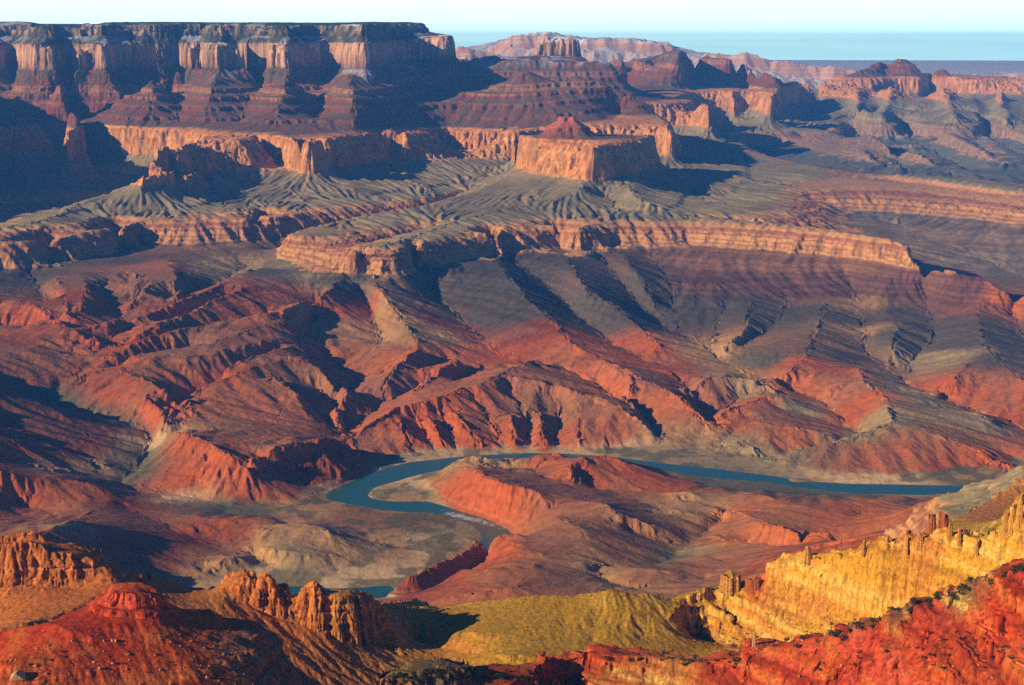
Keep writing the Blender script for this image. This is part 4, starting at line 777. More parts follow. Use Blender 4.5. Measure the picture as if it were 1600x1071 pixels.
# ================================================================ build: inner canyon and far walls
sc = bpy.context.scene
mat_rock = rock_material('canyon_rock', 9.0, 26.0, 3.0, .5, .68, 1.30)
mat_near = rock_material('near_rock', 2.6, 5.0, 1.3, .5, .5, 1.55, stones=True)

A0, A1 = -0.68, 0.47
def tinv_m(it):
    return np.interp(it[:, 2] - dip_main(it[:, 0], it[:, 1]), T_Z, T_H)
R0, R1 = 2650.0, 22500.0
u = solve(M, A0, A1, R0, R1, 760, 1500, tinv_m)
u = blur(u, 2)
az = columns(A0, A1, 0.00056)
ns = int(3000 * Q)
s = np.linspace(math.log(R0), math.log(R1), ns)
h = bilerp(u, A0, A1, s[0], s[-1], az, s)
r = np.exp(s)[:, None]; X = r * np.sin(az)[None, :]; Y = r * np.cos(az)[None, :]
hb = h.copy()
dip = dip_main(X, Y)
land = sstep(4, 22, h)                                     # keeps the river bed and its banks smooth
near = sstep(4900, 4500, r + 0 * X) * sstep(260, 180, h)      # the low hills this side of the river are smooth
slopeb = sstep(340, 352, h) * sstep(480, 470, h)           # grey slopes between the two cliff bands
rimz = np.exp(-((h - 328) / 20) ** 2) + np.exp(-((h - 484) / 20) ** 2)
far = sstep(510, 560, h)
h = h + land * (4 + 4 * sstep(500, 620, h)) * (1 - .6 * near) * fbm(X / 620, Y / 620, 3)
wide = land * (1 - .75 * near) * (1 - .8 * slopeb) * (1 - .7 * np.clip(rimz, 0, 1)) * (1 - .2 * far)
fine = land * (1 - .9 * slopeb) * (1 - .45 * near) * (1 - .45 * np.clip(rimz, 0, 1))
h = carve(h, X, Y, az, s, [(430, 7), (210, 5.0)], .2, wide)
h = carve(h, X, Y, az, s, [(210, 5), (110, 3.2)], .2, fine, hb, 1.7)
h = carve(h, X, Y, az, s, [(60, 1.4), (34, 1.0), (19, .6)], .22, fine)
cl = np.exp(-((h - 328) / 12) ** 2) + np.exp(-((h - 484) / 14) ** 2) + np.exp(-((h - 890) / 14) ** 2) + np.exp(-((h - 982) / 12) ** 2)
h = h + cl * (3.0 * ridged(X / 170, Y / 170, 3) + 2.2 * ridged(X / 52, Y / 52, 2) + 1.1 * ridged(X / 25, Y / 25, 2))
h = h + land * 0.6 * fbm(X / 30, Y / 30, 3)
z = np.interp(h, T_H, T_Z) + dip
# gullies in the grey slopes, flutes in the red scarps, spurs in the far basin
z = carve(z, X, Y, az, s, [(330, 6), (170, 7.5), (95, 5)], .09, slopeb, hb, 1.9)
z = carve(z, X, Y, az, s, [(60, 2.5), (30, 1.2)], .15, slopeb, hb, 1.5)
gx, gy = slopes(z, az, s); scarp = sstep(.45, .8, np.hypot(gx, gy)) * sstep(300, 250, h) * land
z = carve(z, X, Y, az, s, [(42, 7), (20, 2.5)], .7, scarp)
basin = sstep(9300, 10500, r + 0 * X) * sstep(312, 295, h) * sstep(20, 60, h)
z = carve(z, X, Y, az, s, [(520, 34), (260, 20), (120, 8)], .15, basin, hb, 1.7)
s2, z2 = resample(az, s, z, 1900, 1.0, 0.75)
r2 = np.exp(s2); X2 = r2 * np.sin(az)[None, :]; Y2 = r2 * np.cos(az)[None, :]
del h, hb, z, cl, wide, fine, near, slopeb, rimz, far
dip2 = dip_main(X2, Y2); st2 = z2 - dip2
nz = normal_z(z2, az, s2).astype(np.float32)
X2, Y2, stp = weather(X2, Y2, z2, .62, .86, [(55, 7), (24, 3.6)], [(26, 4.0), (10, 2.2)], 0.0, .3 + .7 * sstep(1055, 1078, st2))
nz = np.minimum(nz, 1 - .3 * stp).astype(np.float32)
Xf, Yf, Zf = X2.astype(np.float32), Y2.astype(np.float32), z2.astype(np.float32)
wx = 90 * fbm(Xf / 300, Yf / 300, 3); wy = 90 * fbm(Xf / 300 + 40, Yf / 300 + 7, 3)
flat = [q for q in SEEDS_M if q[0] == 'z' and q[3] <= 812]; hill = [q for q in SEEDS_M if not (q[0] == 'z' and q[3] <= 812)]
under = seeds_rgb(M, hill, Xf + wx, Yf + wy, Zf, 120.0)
fl = seeds_rgb(M, flat, Xf + .4 * wx, Yf + .4 * wy, Zf, 70.0); green = sstep(-.02, .28, fbm(Xf / 70, Yf / 70, 4) + .25 * fbm(Xf / 400, Yf / 400, 2)); fl = mixc(fl, (.095, .10, .05), green * .75)
t = (sstep(818, 811, z2 + 3 * fbm(Xf / 60, Yf / 60, 2)) * sstep(.90, .97, nz))[..., None]; under = under * (1 - t) + fl * t
n9 = vnoise((st2 + 6 * fbm(Xf / 400, Yf / 400, 2)) / 7.0, Xf * 0 + 1.7)
tops = sstep(.90, .965, nz) * sstep(-.35, .35, fbm(Xf / 160, Yf / 160, 3))
redness = np.clip((under[..., 0] / (under[..., 1] + 1e-3) - 2.2) / 1.5, 0, 1)
under = mixc(under, (.50, .26, .15), sstep(.55, .8, n9) * redness * .55)
under = mixc(under, under * .72, sstep(.3, .7, -n9) * .5)
under = mixc(under, under * .6, sstep(.1, .5, vnoise((st2 + 5 * fbm(Xf / 300, Yf / 300, 2)) / 6.0, Xf * 0 + 3.9)) * sstep(930, 975, st2) * .7)
under = mixc(under, (.34, .175, .075), tops * redness * .4)
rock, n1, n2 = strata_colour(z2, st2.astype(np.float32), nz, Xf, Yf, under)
rock = accents(rock, M, ACC_M, Xf, Yf, Zf)
# winter snow lying on the high shaded slopes
snow = sstep(-.06, .26, fbm(Xf / 120, Yf / 120, 4) + .25 * fbm(Xf / 700, Yf / 700, 2)) * sstep(1840, 2150, st2) * sstep(.55, .85, nz) * (.35 + .65 * sstep(-2200, -1000, Xf)) * .9
snow = snow * (1 - sstep(2388, 2394, st2) * sstep(.93, .97, nz) * .9)
rock = mixc(rock, (.80, .82, .86), snow)
scrub = np.clip(sstep(-.3, .4, n1) * .6 + .3, 0, 1) * sstep(804, 808, st2)
regions = [('red_hills', 'gullied red and grey hills rising from the far bank of the river', 'hills'),
           ('plateau', 'long level plateau with two pale cliff bands, snow patches and a dark wooded top', 'plateau'),
           ('butte', 'square red butte with a small pyramid cap and a sharp sunlit prow', 'butte'),
           ('pointed_ridge', 'maroon stepped ridge rising to a pointed top behind the square butte', 'ridge'),
           ('red_cliffs', 'line of tall red cliffs with grey screes under the long plateau', 'cliffs'),
           ('grey_benches', 'olive grey benches and screes ending in a tan cliff band above the red hills', 'benches'),
           ('smooth_hills', 'smooth orange red hills and a fluted scarp on the near side of the river', 'hills'),
           ('delta', 'sandy scrub dotted flats and bars inside the river bends', 'delta'),
           ('blue_buttes', 'hazy blue buttes and layered walls along the skyline', 'buttes')]
REG = np.zeros(X2.shape, np.int32)
PX = 800 + 2300 * X2 / Y2
REG[st2 > 1086] = 5
REG[st2 > 1357] = 4
REG[(st2 > 1357) & (r2 > 14000) & (PX > 715)] = 8
REG[(st2 > 1568) & (r2 > 11800) & (PX < 715)] = 1
REG[(st2 > 1520) & (r2 > 12300) & (r2 < 15200) & (PX > 684) & (PX < 1030)] = 3
REG[(st2 > 1357) & (r2 > 9300) & (r2 < 11500) & (PX > 797) & (PX < 1045)] = 2
REG[(st2 <= 1086) & (r2 < 4900)] = 6
fwx, fwy = FBW[:, 0], FBW[:, 1]
wt_ = np.interp(np.arctan2(X2, Y2), np.arctan2(fwx, fwy)[:27][::-1], np.hypot(fwx, fwy)[:27][::-1])
REG[(REG == 6) & (r2 > wt_)] = 0
REG[(REG == 0) & (r2 < wt_)] = 6
REG[(z2 < 813) & (r2 < 5300)] = 7
grid_objects(np.stack([X2, Y2, z2], -1), REG, regions, mat_rock, {'rock': rock, 'scrub': scrub})
del under, rock, scrub, snow
# ---------------------------------------------------------------- river
def river_sheet():
    x0, x1, y0, y1 = -2600, 2600, 3300, 5600
    gx, gy = np.meshgrid(np.linspace(x0, x1, 261), np.linspace(y0, y1, 231))
    V = np.stack([gx, gy, np.full_like(gx, RIVER)], -1)
    foam = np.zeros(gx.shape)
    for (px, py, w, k) in ((690, 797, 25, .52), (702, 803, 30, .66), (715, 806, 28, .74), (730, 810, 28, .72), (745, 813, 26, .70), (758, 817, 24, .68), (772, 821, 22, .66), (785, 826, 18, .62), (795, 830, 16, .56), (600, 731, 22, .45)):
        p = M.pz(px, py, RIVER); foam = np.maximum(foam, k * np.exp(-((gx - p[0]) ** 2 + (gy - p[1]) ** 2) / (2 * w * w)))
    n, m = gx.shape; idx = np.arange(n * m).reshape(n, m)
    q = np.stack([idx[:-1, :-1], idx[:-1, 1:], idx[1:, 1:], idx[1:, :-1]], -1).reshape(-1, 4)
    o = link_mesh('river_water', V.reshape(-1, 3), q, water_material(), {'foam': foam.ravel()})
    tag(o, 'dark teal river winding round the sandy delta with a strip of white rapids', 'river', None, 'structure')
river_sheet()
# ================================================================ build: near ridges
GR0, GR1 = 560.0, 2850.0
ug = solve(G, A0, A1, GR0, GR1, 900, 1300, lambda it: it[:, 2])
ug = blur(ug, 1)
ns = int(2100 * Q)
sg = np.linspace(math.log(GR0), math.log(GR1), ns)
hg = bilerp(ug, A0, A1, sg[0], sg[-1], az, sg)
r = np.exp(sg)[:, None]; X = r * np.sin(az)[None, :]; Y = r * np.cos(az)[None, :]
gx, gy = slopes(hg, az, sg); g = np.hypot(gx, gy)
steep = sstep(.7, 1.3, blur(g, 3))
hg = hg + 3 * fbm(X / 160, Y / 160, 3)
PXg = 800 + 2300 * X / Y; rr = r + 0 * X
red_b = sstep(1430, 1400, rr) * sstep(580, 540, PXg)             # the left butte keeps its smooth apron
hg = carve(hg, X, Y, az, sg, [(38, 1.5), (18, 1.1), (9, .6), (5, .35)], .4, (1 - .5 * steep) * (1 - .6 * red_b))
hg = carve(hg, X, Y, az, sg, [(34, 5.0), (16, 3.0)], .8, steep * (1 - .8 * red_b))
hg = hg + steep * (1 - red_b) * (3 * ridged(X / 24, Y / 24, 2))
hg = hg + .5 * fbm(X / 5, Y / 5, 3)
# thin hard beds: broken ledges
def ledges(zv, period, sharp):
    p = zv / period; f = p - np.floor(p)
    return (np.floor(p) + np.clip((f - .5) * sharp + .5, 0, 1)) * period - zv
redm = sstep(1480, 1580, hg) * sstep(1500, 1400, rr) * (1 - .8 * red_b)
zl = hg + 3 * fbm(X / 120, Y / 120, 2) + .02 * X
brk = sstep(-.25, .25, fbm(X / 60 + 9, Y / 60, 3))
hg = hg + redm * brk * .8 * ledges(zl, 17.0, 4.5) + redm * .6 * sstep(-.1, .3, fbm(X / 40, Y / 40 + 5, 2)) * ledges(zl + 3, 6.3, 3)
gold = (1 - redm) * sstep(.5, .9, blur(g, 2))
hg = hg + gold * .6 * ledges(zl + .06 * X, 11.0, 2.6)
sg2, zg2 = resample(az, sg, hg, 2300, 1.0, 1.0)
r2 = np.exp(sg2); X2 = r2 * np.sin(az)[None, :]; Y2 = r2 * np.cos(az)[None, :]
nz = normal_z(zg2, az, sg2).astype(np.float32)
X2, Y2, stp = weather(X2, Y2, zg2, .60, .84, [(17, 3.0), (7.5, 1.5)], [(7.5, 1.6), (3.2, .9)], 3.0)
nz = np.minimum(nz, 1 - .3 * stp).astype(np.float32)
Xf, Yf, Zf = X2.astype(np.float32), Y2.astype(np.float32), zg2.astype(np.float32)
wx = 14 * fbm(Xf / 40, Yf / 40, 3); wy = 14 * fbm(Xf / 40 + 40, Yf / 40 + 7, 3)
c = seeds_rgb(G, SEEDS_G, Xf + wx, Yf + wy, Zf, 40.0)
zb = Zf + 3 * fbm(Xf / 60, Yf / 60, 2) + .02 * Xf
bd = vnoise(zb / 3.2, Xf * 0 + 1.7); bd2 = vnoise(zb / 7.5, Xf * 0 + 6.2); pat = fbm(Xf / 22, Yf / 22, 3)
cliffy = np.clip(sstep(.93, .78, nz) + stp, 0, 1)
isred = np.clip((c[..., 0] / (c[..., 1] + 1e-3) - 3.6) / 1.5, 0, 1)
c = mixc(c, c * .55, sstep(.0, .6, bd) * cliffy * .75)
c = mixc(c, np.clip(c * 1.3 + .02, 0, .8), sstep(.1, .6, -bd) * cliffy * .6)
c = mixc(c, (.48, .13, .022), isred * sstep(.05, .45, bd2) * sstep(-.4, .2, pat) * .65)
c = mixc(c, (.17, .02, .006), isred * sstep(.1, .5, -bd2) * .6)
right_ = sstep(-150, 200, Xf)[..., None]
pale_b = right_ * np.array((.62, .42, .09), np.float32) + (1 - right_) * np.array((.46, .14, .02), np.float32); kk = ((1 - isred) * cliffy * sstep(.25, .55, bd2) * .6)[..., None]; c = c * (1 - kk) + pale_b * kk
c = mixc(c, (.36, .10, .025), (1 - isred) * cliffy * sstep(.1, .5, pat) * .45)
jt = np.exp(-(vnoise(Xf / 6.0 + 2 * fbm(Xf / 30, Yf / 30, 2), Yf / 6.0) / .12) ** 2)
c = mixc(c, c * .4, jt * stp * .7)
n1 = fbm(Xf / 50, Yf / 50, 3)
scrub = np.clip(sstep(-.2, .4, n1) * .7 + .3, 0, 1)
PX = 800 + 2300 * X2 / Y2
REG = np.zeros(X2.shape, np.int32)
REG[(r2 < 1420) & (PX > 560)] = 1
REG[(r2 < 1430) & (PX <= 560)] = 2
REG[(r2 >= 1430) & (PX <= 672)] = 3
REG[(r2 >= 1420) & (PX > 1090)] = 4
near_regions = [('olive_hill', 'rounded olive and gold hill between the fins and the golden cliff', 'hill'), ('red_ridge', 'bright red ledgy ridge running along the bottom edge at the right', 'ridge'),
                ('red_butte', 'flat capped red butte with broken ledges and a rubble apron', 'butte'), ('cliff_fins', 'row of jagged orange rock fins over a tan gullied slope', 'cliffs'),
                ('golden_cliff', 'tall golden cliff with jointed pinnacles along its top', 'cliff')]
grid_objects(np.stack([X2, Y2, zg2], -1), REG, near_regions, mat_near, {'rock': c, 'scrub': scrub})
del c, scrub
# ================================================================ far mesas and plain
FAR = Lines(None, lambda x, y: 0 * x)
FAR.D([(700, 90), (712, 74), (725, 78), (745, 82), (780, 84)], 25000)
ft = [(770, 76), (785, 66), (800, 61), (830, 57), (850, 55), (880, 58), (905, 62), (930, 63), (955, 62), (985, 63), (1010, 66), (1040, 71), (1050, 76)]
a = FAR.D(ft, 27000); FAR.off(a, -150, -170); FAR.off(a, -500, -230); FAR.off(a, -900, -420); FAR.off(a, 2500, 40); FAR.off(a, -2200, -700)
ft2 = [(1100, 84), (1140, 87), (1166, 86), (1200, 94), (1240, 101), (1256, 101), (1300, 107), (1340, 112)]
a = FAR.D(ft2, 26000); FAR.off(a, -200, -200); FAR.off(a, -500, -260); FAR.off(a, -1100, -480); FAR.off(a, 3500, -60); FAR.off(a, -2400, -800)
ft3 = [(1498, 118), (1520, 117), (1545, 118), (1549, 124), (1555, 119), (1600, 117), (1700, 116)]
a = FAR.D(ft3, 30000); FAR.off(a, -200, -160); FAR.off(a, -600, -260); FAR.off(a, 2500, 0); FAR.off(a, -1500, -420)
FAR.H([(500, 22300, 1300), (1000, 22300, 1300), (1700, 22300, 1300)]); FAR.H([(400, 40000, 1650), (1000, 40000, 1650), (1400, 36000, 1640), (1800, 36000, 1640)]); FAR.H([(400, 52000, 1640), (1000, 52000, 1640), (1800, 52000, 1640)])
FAR.H([(1380, 27000, 1350), (1440, 27000, 1350)])
azf = np.linspace(-.2, .47, int(1000 * Q)); B0, B1 = 22300.0, 52000.0
uf = solve(FAR, -.2, .47, B0, B1, 420, 420, lambda it: it[:, 2])
sf = np.linspace(math.log(B0), math.log(B1), int(900 * Q)); hf = bilerp(uf, -.2, .47, sf[0], sf[-1], azf, sf)
r = np.exp(sf)[:, None]; X = r * np.sin(azf)[None, :]; Y = r * np.cos(azf)[None, :]
gx, gy = slopes(hf, azf, sf); g = np.hypot(gx, gy)
hf = carve(hf, X, Y, azf, sf, [(900, 60), (420, 35), (200, 15)], .3)
sf2, zf2 = resample(azf, sf, hf, 420, 1.0, 1.0)
r2 = np.exp(sf2); X2 = (r2 * np.sin(azf)[None, :]).astype(np.float32); Y2 = (r2 * np.cos(azf)[None, :]).astype(np.float32)
nz = normal_z(zf2, azf, sf2); st = sstep(.93, .75, nz)
bd = vnoise(zf2 / 30, X2 * 0 + 2.2)
c = mixc(np.broadcast_to(np.array((.50, .47, .42), np.float32), X2.shape + (3,)), (.50, .26, .16), st); c = mixc(c, (.6, .42, .3), st * sstep(0, .6, bd) * .6)
c = mixc(c, (.75, .77, .8), sstep(2150, 2260, zf2) * sstep(.1, .5, fbm(X2 / 300, Y2 / 300, 3)) * .7)
grid_objects(np.stack([X2, Y2, zf2], -1), np.zeros(X2.shape, np.int32), [('far_hills', 'pale blue mesas and level desert along the horizon', 'mesas')], mat_rock, {'rock': c, 'scrub': np.zeros(X2.shape)})
# ================================================================ air, light, sky, camera
PHI, ELEV = math.radians(116), math.radians(20.5)
def haze_box():
    x0, x1, y0, y1, z0, z1 = -34000, 30000, -4000, 54000, 600, 2530
    V = np.array([(x, y, z) for z in (z0, z1) for y in (y0, y1) for x in (x0, x1)], float)
    Fq = np.array([(0, 2, 3, 1), (4, 5, 7, 6), (0, 1, 5, 4), (2, 6, 7, 3), (0, 4, 6, 2), (1, 3, 7, 5)])
    m, nt, N, L = new_mat('haze')
    out = N.new('ShaderNodeOutputMaterial'); v = N.new('ShaderNodeVolumePrincipled'); L.new(v.outputs[0], out.inputs['Volume'])
    v.inputs['Color'].default_value = (.10, .38, 1, 1); v.inputs['Density'].default_value = 1.8e-5; v.inputs['Anisotropy'].default_value = .0
    me = bpy.data.meshes.new('haze'); me.from_pydata([tuple(p) for p in V], [], [tuple(int(i) for i in f) for f in Fq]); me.materials.append(m)
    o = bpy.data.objects.new('haze', me); sc.collection.objects.link(o)
    tag(o, 'thin blue winter haze filling the canyon', 'haze', None, 'stuff')
haze_box()
w = bpy.data.worlds.new('World'); sc.world = w; w.use_nodes = True
N, L = w.node_tree.nodes, w.node_tree.links; N.clear()
out = N.new('ShaderNodeOutputWorld'); bg = N.new('ShaderNodeBackground'); L.new(bg.outputs[0], out.inputs[0])
sky = N.new('ShaderNodeTexSky'); sky.sky_type = 'NISHITA'; sky.sun_disc = False; sky.sun_elevation = ELEV; sky.sun_rotation = -PHI; sky.altitude = 2200; sky.air_density = 1.0; sky.dust_density = .6; sky.ozone_density = 2.0
bg.inputs['Strength'].default_value = 1
# clear blue overhead; towards the horizon a bright band of thin streaky cloud over pale cyan
tc = N.new('ShaderNodeTexCoord'); sx = N.new('ShaderNodeSeparateXYZ'); L.new(tc.outputs['Generated'], sx.inputs[0])
dim = N.new('ShaderNodeMix'); dim.data_type = 'RGBA'; dim.blend_type = 'MULTIPLY'; dim.inputs['Factor'].default_value = 1; dim.inputs['B'].default_value = (.013, .028, .075, 1); L.new(sky.outputs[0], dim.inputs['A'])
mp = N.new('ShaderNodeMapping'); mp.inputs['Scale'].default_value = (5, 5, 190); L.new(tc.outputs['Generated'], mp.inputs[0])
cn = N.new('ShaderNodeTexNoise'); cn.inputs['Scale'].default_value = 1; cn.inputs['Detail'].default_value = 4; L.new(mp.outputs[0], cn.inputs['Vector'])
gr = N.new('ShaderNodeMapRange'); gr.inputs['From Min'].default_value = .0; gr.inputs['From Max'].default_value = .040; L.new(sx.outputs['Z'], gr.inputs['Value'])
wob = N.new('ShaderNodeMath'); wob.operation = 'MULTIPLY_ADD'; wob.inputs[1].default_value = .8; L.new(cn.outputs['Fac'], wob.inputs[0]); L.new(gr.outputs[0], wob.inputs[2])
cr = N.new('ShaderNodeValToRGB'); L.new(wob.outputs[0], cr.inputs[0])
e = cr.color_ramp.elements; e[0].position = .30; e[0].color = (.66, 1.08, .95, 1); e[1].position = 1.0; e[1].color = (.78, .90, .84, 1)
q = e.new(.55); q.color = (.80, 1.20, 1.04, 1); q = e.new(.75); q.color = (.80, 1.10, .98, 1)
band = N.new('ShaderNodeMapRange'); band.inputs['From Min'].default_value = .05; band.inputs['From Max'].default_value = .032; L.new(sx.outputs['Z'], band.inputs['Value'])
mixs = N.new('ShaderNodeMix'); mixs.data_type = 'RGBA'; L.new(band.outputs[0], mixs.inputs['Factor']); L.new(dim.outputs['Result'], mixs.inputs['A']); L.new(cr.outputs[0], mixs.inputs['B'])
L.new(mixs.outputs['Result'], bg.inputs[0])
sd = bpy.data.lights.new('sun', 'SUN'); sd.energy = 5.0; sd.angle = math.radians(.5); sd.color = (1, .79, .49)
so = bpy.data.objects.new('sun', sd); sc.collection.objects.link(so)
from mathutils import Vector
to_sun = Vector((-math.sin(PHI) * math.cos(ELEV), math.cos(PHI) * math.cos(ELEV), math.sin(ELEV)))
so.rotation_euler = to_sun.to_track_quat('Z', 'Y').to_euler()
cam = bpy.data.cameras.new('camera'); co = bpy.data.objects.new('camera', cam); sc.collection.objects.link(co)
co.location = (0, 0, CZ); co.rotation_euler = (math.pi / 2 - PITCH, 0, 0)
cam.sensor_width = 36; cam.lens = 36 * F / 1600; cam.clip_start = 1; cam.clip_end = 200000
sc.camera = co
sc.view_settings.view_transform = 'Standard'; sc.view_settings.look = 'None'; sc.view_settings.exposure = 0.55; sc.view_settings.gamma = 1
sc.render.engine = 'CYCLES'; sc.cycles.max_bounces = 4; sc.cycles.diffuse_bounces = 1; sc.cycles.volume_bounces = 0; sc.cycles.use_denoising = False
# ================================================================ loose things on the near ridges
import bmesh
rnd = random.Random(11)
def hit(px, py):
    """where the line of sight through an image point first meets the near ridges"""
    dx, dy, dz = ray(px, py); a = math.atan2(dx, dy); sl = dz / math.hypot(dx, dy)
    j = int(np.clip(np.searchsorted(az, a) - 1, 0, len(az) - 2)); t = (a - az[j]) / (az[j + 1] - az[j])
    prof = hg[:, j] * (1 - t) + hg[:, j + 1] * t; rr_ = np.exp(sg)
    k = np.where(prof >= CZ + sl * rr_)[0]
    if not len(k): return None
    r_ = rr_[k[0]]
    return (r_ * math.sin(a), r_ * math.cos(a), float(prof[k[0]]))
def plain_mat(name, c1, c2, scale, bump=.3, rough=.95):
    m, nt, N, L = new_mat(name)
    out = N.new('ShaderNodeOutputMaterial'); b = N.new('ShaderNodeBsdfPrincipled'); L.new(b.outputs[0], out.inputs[0]); b.inputs['Roughness'].default_value = rough; b.inputs['Specular IOR Level'].default_value = .1
    tc = N.new('ShaderNodeNewGeometry'); n = N.new('ShaderNodeTexNoise'); n.inputs['Scale'].default_value = 1 / scale; n.inputs['Detail'].default_value = 6; L.new(tc.outputs['Position'], n.inputs['Vector'])
    mr = N.new('ShaderNodeMapRange'); mr.inputs['From Min'].default_value = .35; mr.inputs['From Max'].default_value = .65; L.new(n.outputs['Fac'], mr.inputs['Value'])
    mx = N.new('ShaderNodeMix'); mx.data_type = 'RGBA'; mx.inputs['A'].default_value = (*c1, 1); mx.inputs['B'].default_value = (*c2, 1); L.new(mr.outputs[0], mx.inputs['Factor']); L.new(mx.outputs['Result'], b.inputs['Base Color'])
    bu = N.new('ShaderNodeBump'); bu.inputs['Distance'].default_value = bump; L.new(n.outputs['Fac'], bu.inputs['Height']); L.new(bu.outputs[0], b.inputs['Normal'])
    return m
leaf = plain_mat('juniper_leaf', (.026, .034, .012), (.055, .060, .022), .8); bark = plain_mat('juniper_bark', (.10, .065, .04), (.16, .11, .07), .4)
def mesh_of(name, bm, mats):
    me = bpy.data.meshes.new(name); bm.to_mesh(me); bm.free()
    for m in mats: me.materials.append(m)
    return me
def shrub_mesh(seed):
    """a squat juniper one metre tall: short forked trunk and many small leaf sprays in uneven clumps"""
    q = random.Random(seed); bm = bmesh.new()
    def cone(p, d, r0, r1, n=6):
        a = [bm.verts.new((p[0] + r0 * math.cos(6.283 * k / n), p[1] + r0 * math.sin(6.283 * k / n), p[2])) for k in range(n)]
        b = [bm.verts.new((d[0] + r1 * math.cos(6.283 * k / n), d[1] + r1 * math.sin(6.283 * k / n), d[2])) for k in range(n)]
        for k in range(n):
            f = bm.faces.new((a[k], a[(k + 1) % n], b[(k + 1) % n], b[k])); f.material_index = 1
    cone((0, 0, -.15), (.02, .01, .3), .07, .045)
    clumps = []
    for k in range(9):
        an = q.uniform(0, 6.283); rr = q.uniform(.05, .42); zz = q.uniform(.28, .85) - rr * .35
        clumps.append((rr * math.cos(an), rr * math.sin(an), zz, q.uniform(.16, .27)))
        if k < 4: cone((.01, .01, .2), (clumps[-1][0], clumps[-1][1], zz), .035, .012, 5)
    for cx, cy, cz, cr in clumps:
        for _ in range(34):
            u = Vector((q.gauss(0, 1), q.gauss(0, 1), q.gauss(0, .8))).normalized() * cr * q.uniform(.45, 1.05)
            p = Vector((cx, cy, cz)) + u; s_ = q.uniform(.035, .075)
            t1 = Vector((q.gauss(0, 1), q.gauss(0, 1), q.gauss(0, 1))).normalized(); t2 = t1.cross(u.normalized() + Vector((.1, .2, .3))).normalized()
            bm.faces.new([bm.verts.new(p + t1 * s_), bm.verts.new(p + t2 * s_ * .8), bm.verts.new(p - t1 * s_), bm.verts.new(p - t2 * s_ * .8)])
    return mesh_of('juniper', bm, [leaf, bark])
def boulder_mesh(seed, mat):
    q = random.Random(seed); bm = bmesh.new()
    for _ in range(16):
        v = Vector((q.gauss(0, 1), q.gauss(0, 1), q.gauss(0, 1))).normalized(); bm.verts.new((v.x * .55 * q.uniform(.8, 1.1), v.y * .45 * q.uniform(.8, 1.1), v.z * .42 * q.uniform(.8, 1.1) + .22))
    bmesh.ops.convex_hull(bm, input=bm.verts[:]); bmesh.ops.delete(bm, geom=[v for v in bm.verts if not v.link_faces], context='VERTS')
    bmesh.ops.bevel(bm, geom=bm.edges[:], offset=.035, segments=1, affect='EDGES')
    return mesh_of('boulder', bm, [mat])
def tower_mesh(seed, w, d, h, mat, layers=16, taper=.35, lean=0.0):
    """a joint-bounded rock tower: ledgy beds, clefts between columns, a broken top"""
    q = random.Random(seed); bm = bmesh.new(); n = 40; rings = []
    cl = [q.uniform(0, 6.283) for _ in range(5)]; rad = [1 + .10 * q.uniform(-1, 1) for _ in range(n)]
    for i in range(layers * 2 + 1):
        t = i / (layers * 2); bed = 1 + .07 * q.uniform(-1, 1) * (1 if i % 2 else .4); k0 = (1 - taper * t ** 1.6) * bed
        ring = []
        for j in range(n):
            a = 6.283 * j / n; cut = sum(.22 * math.exp(-((((a - c + 3.1416) % 6.283) - 3.1416) / .10) ** 2) for c in cl)
            rr = k0 * rad[j] * (1 - cut) * (1 + .05 * q.uniform(-1, 1)); top = (.10 * math.sin(3 * a + seed) + .06 * q.uniform(-1, 1)) * t ** 3
            ring.append(bm.verts.new((rr * math.cos(a) * w / 2 + lean * h * t, rr * math.sin(a) * d / 2, h * (t * 1.15 - .15 + top))))
        rings.append(ring)
    for a, b in zip(rings[:-1], rings[1:]):
        for j in range(n): bm.faces.new((a[j], a[(j + 1) % n], b[(j + 1) % n], b[j]))
    bm.faces.new(rings[-1]); bmesh.ops.triangulate(bm, faces=[bm.faces[-1]] if False else [f for f in bm.faces if len(f.verts) > 4])
    return mesh_of('rock_tower', bm, [mat])
def put(name, me, loc, sc_, rz, label, cat, group=None, flat=1.0):
    o = bpy.data.objects.new(name, me); sc.collection.objects.link(o); o.location = loc; o.scale = (sc_, sc_, sc_ * flat); o.rotation_euler = (0, 0, rz)
    return tag(o, label, cat, group)
orange = plain_mat('orange_rock', (.40, .12, .03), (.26, .07, .02), 3.0, .6); gold_m = plain_mat('golden_rock', (.52, .27, .05), (.36, .15, .03), 4.0, .6); pale = plain_mat('pale_rock', (.50, .30, .14), (.36, .17, .07), 1.5, .4)
shrubs = [shrub_mesh(k) for k in range(4)]
boulders = [boulder_mesh(k, m) for k, m in enumerate((orange, pale, orange, gold_m, pale))]
def scatter_shrubs(n, path, spread, size, label, group):
    """junipers about a traced line (spread in image points)"""
    k = 0; tries = 0
    while k < n and tries < n * 6:
        tries += 1; t = rnd.uniform(0, len(path) - 1.001); i = int(t); u = t - i
        px = lerp(path[i][0], path[i + 1][0], u) + rnd.gauss(0, spread * 1.5); py = lerp(path[i][1], path[i + 1][1], u) + rnd.gauss(0, spread)
        p = hit(px, py)
        if p is None: continue
        put('juniper_bush', shrubs[k % 4], (p[0], p[1], p[2] - .1), 1.25 * rnd.uniform(*size), rnd.uniform(0, 6.28), label, 'bush', group, rnd.uniform(.75, 1.05)); k += 1
scatter_shrubs(60, [(1200, 1008), (1290, 1000), (1350, 980), (1400, 962), (1450, 945), (1510, 922), (1570, 905), (1620, 890)], 5, (3.0, 6.0), 'dark juniper bush on the crest between the red ridge and the golden cliff', 'junipers along the red crest')
scatter_shrubs(55, [(600, 1062), (660, 1056), (720, 1056), (780, 1058), (840, 1060)], 6, (2.6, 5.2), 'dark juniper bush on the brown ledge below the olive hill', 'junipers on the brown ledge')
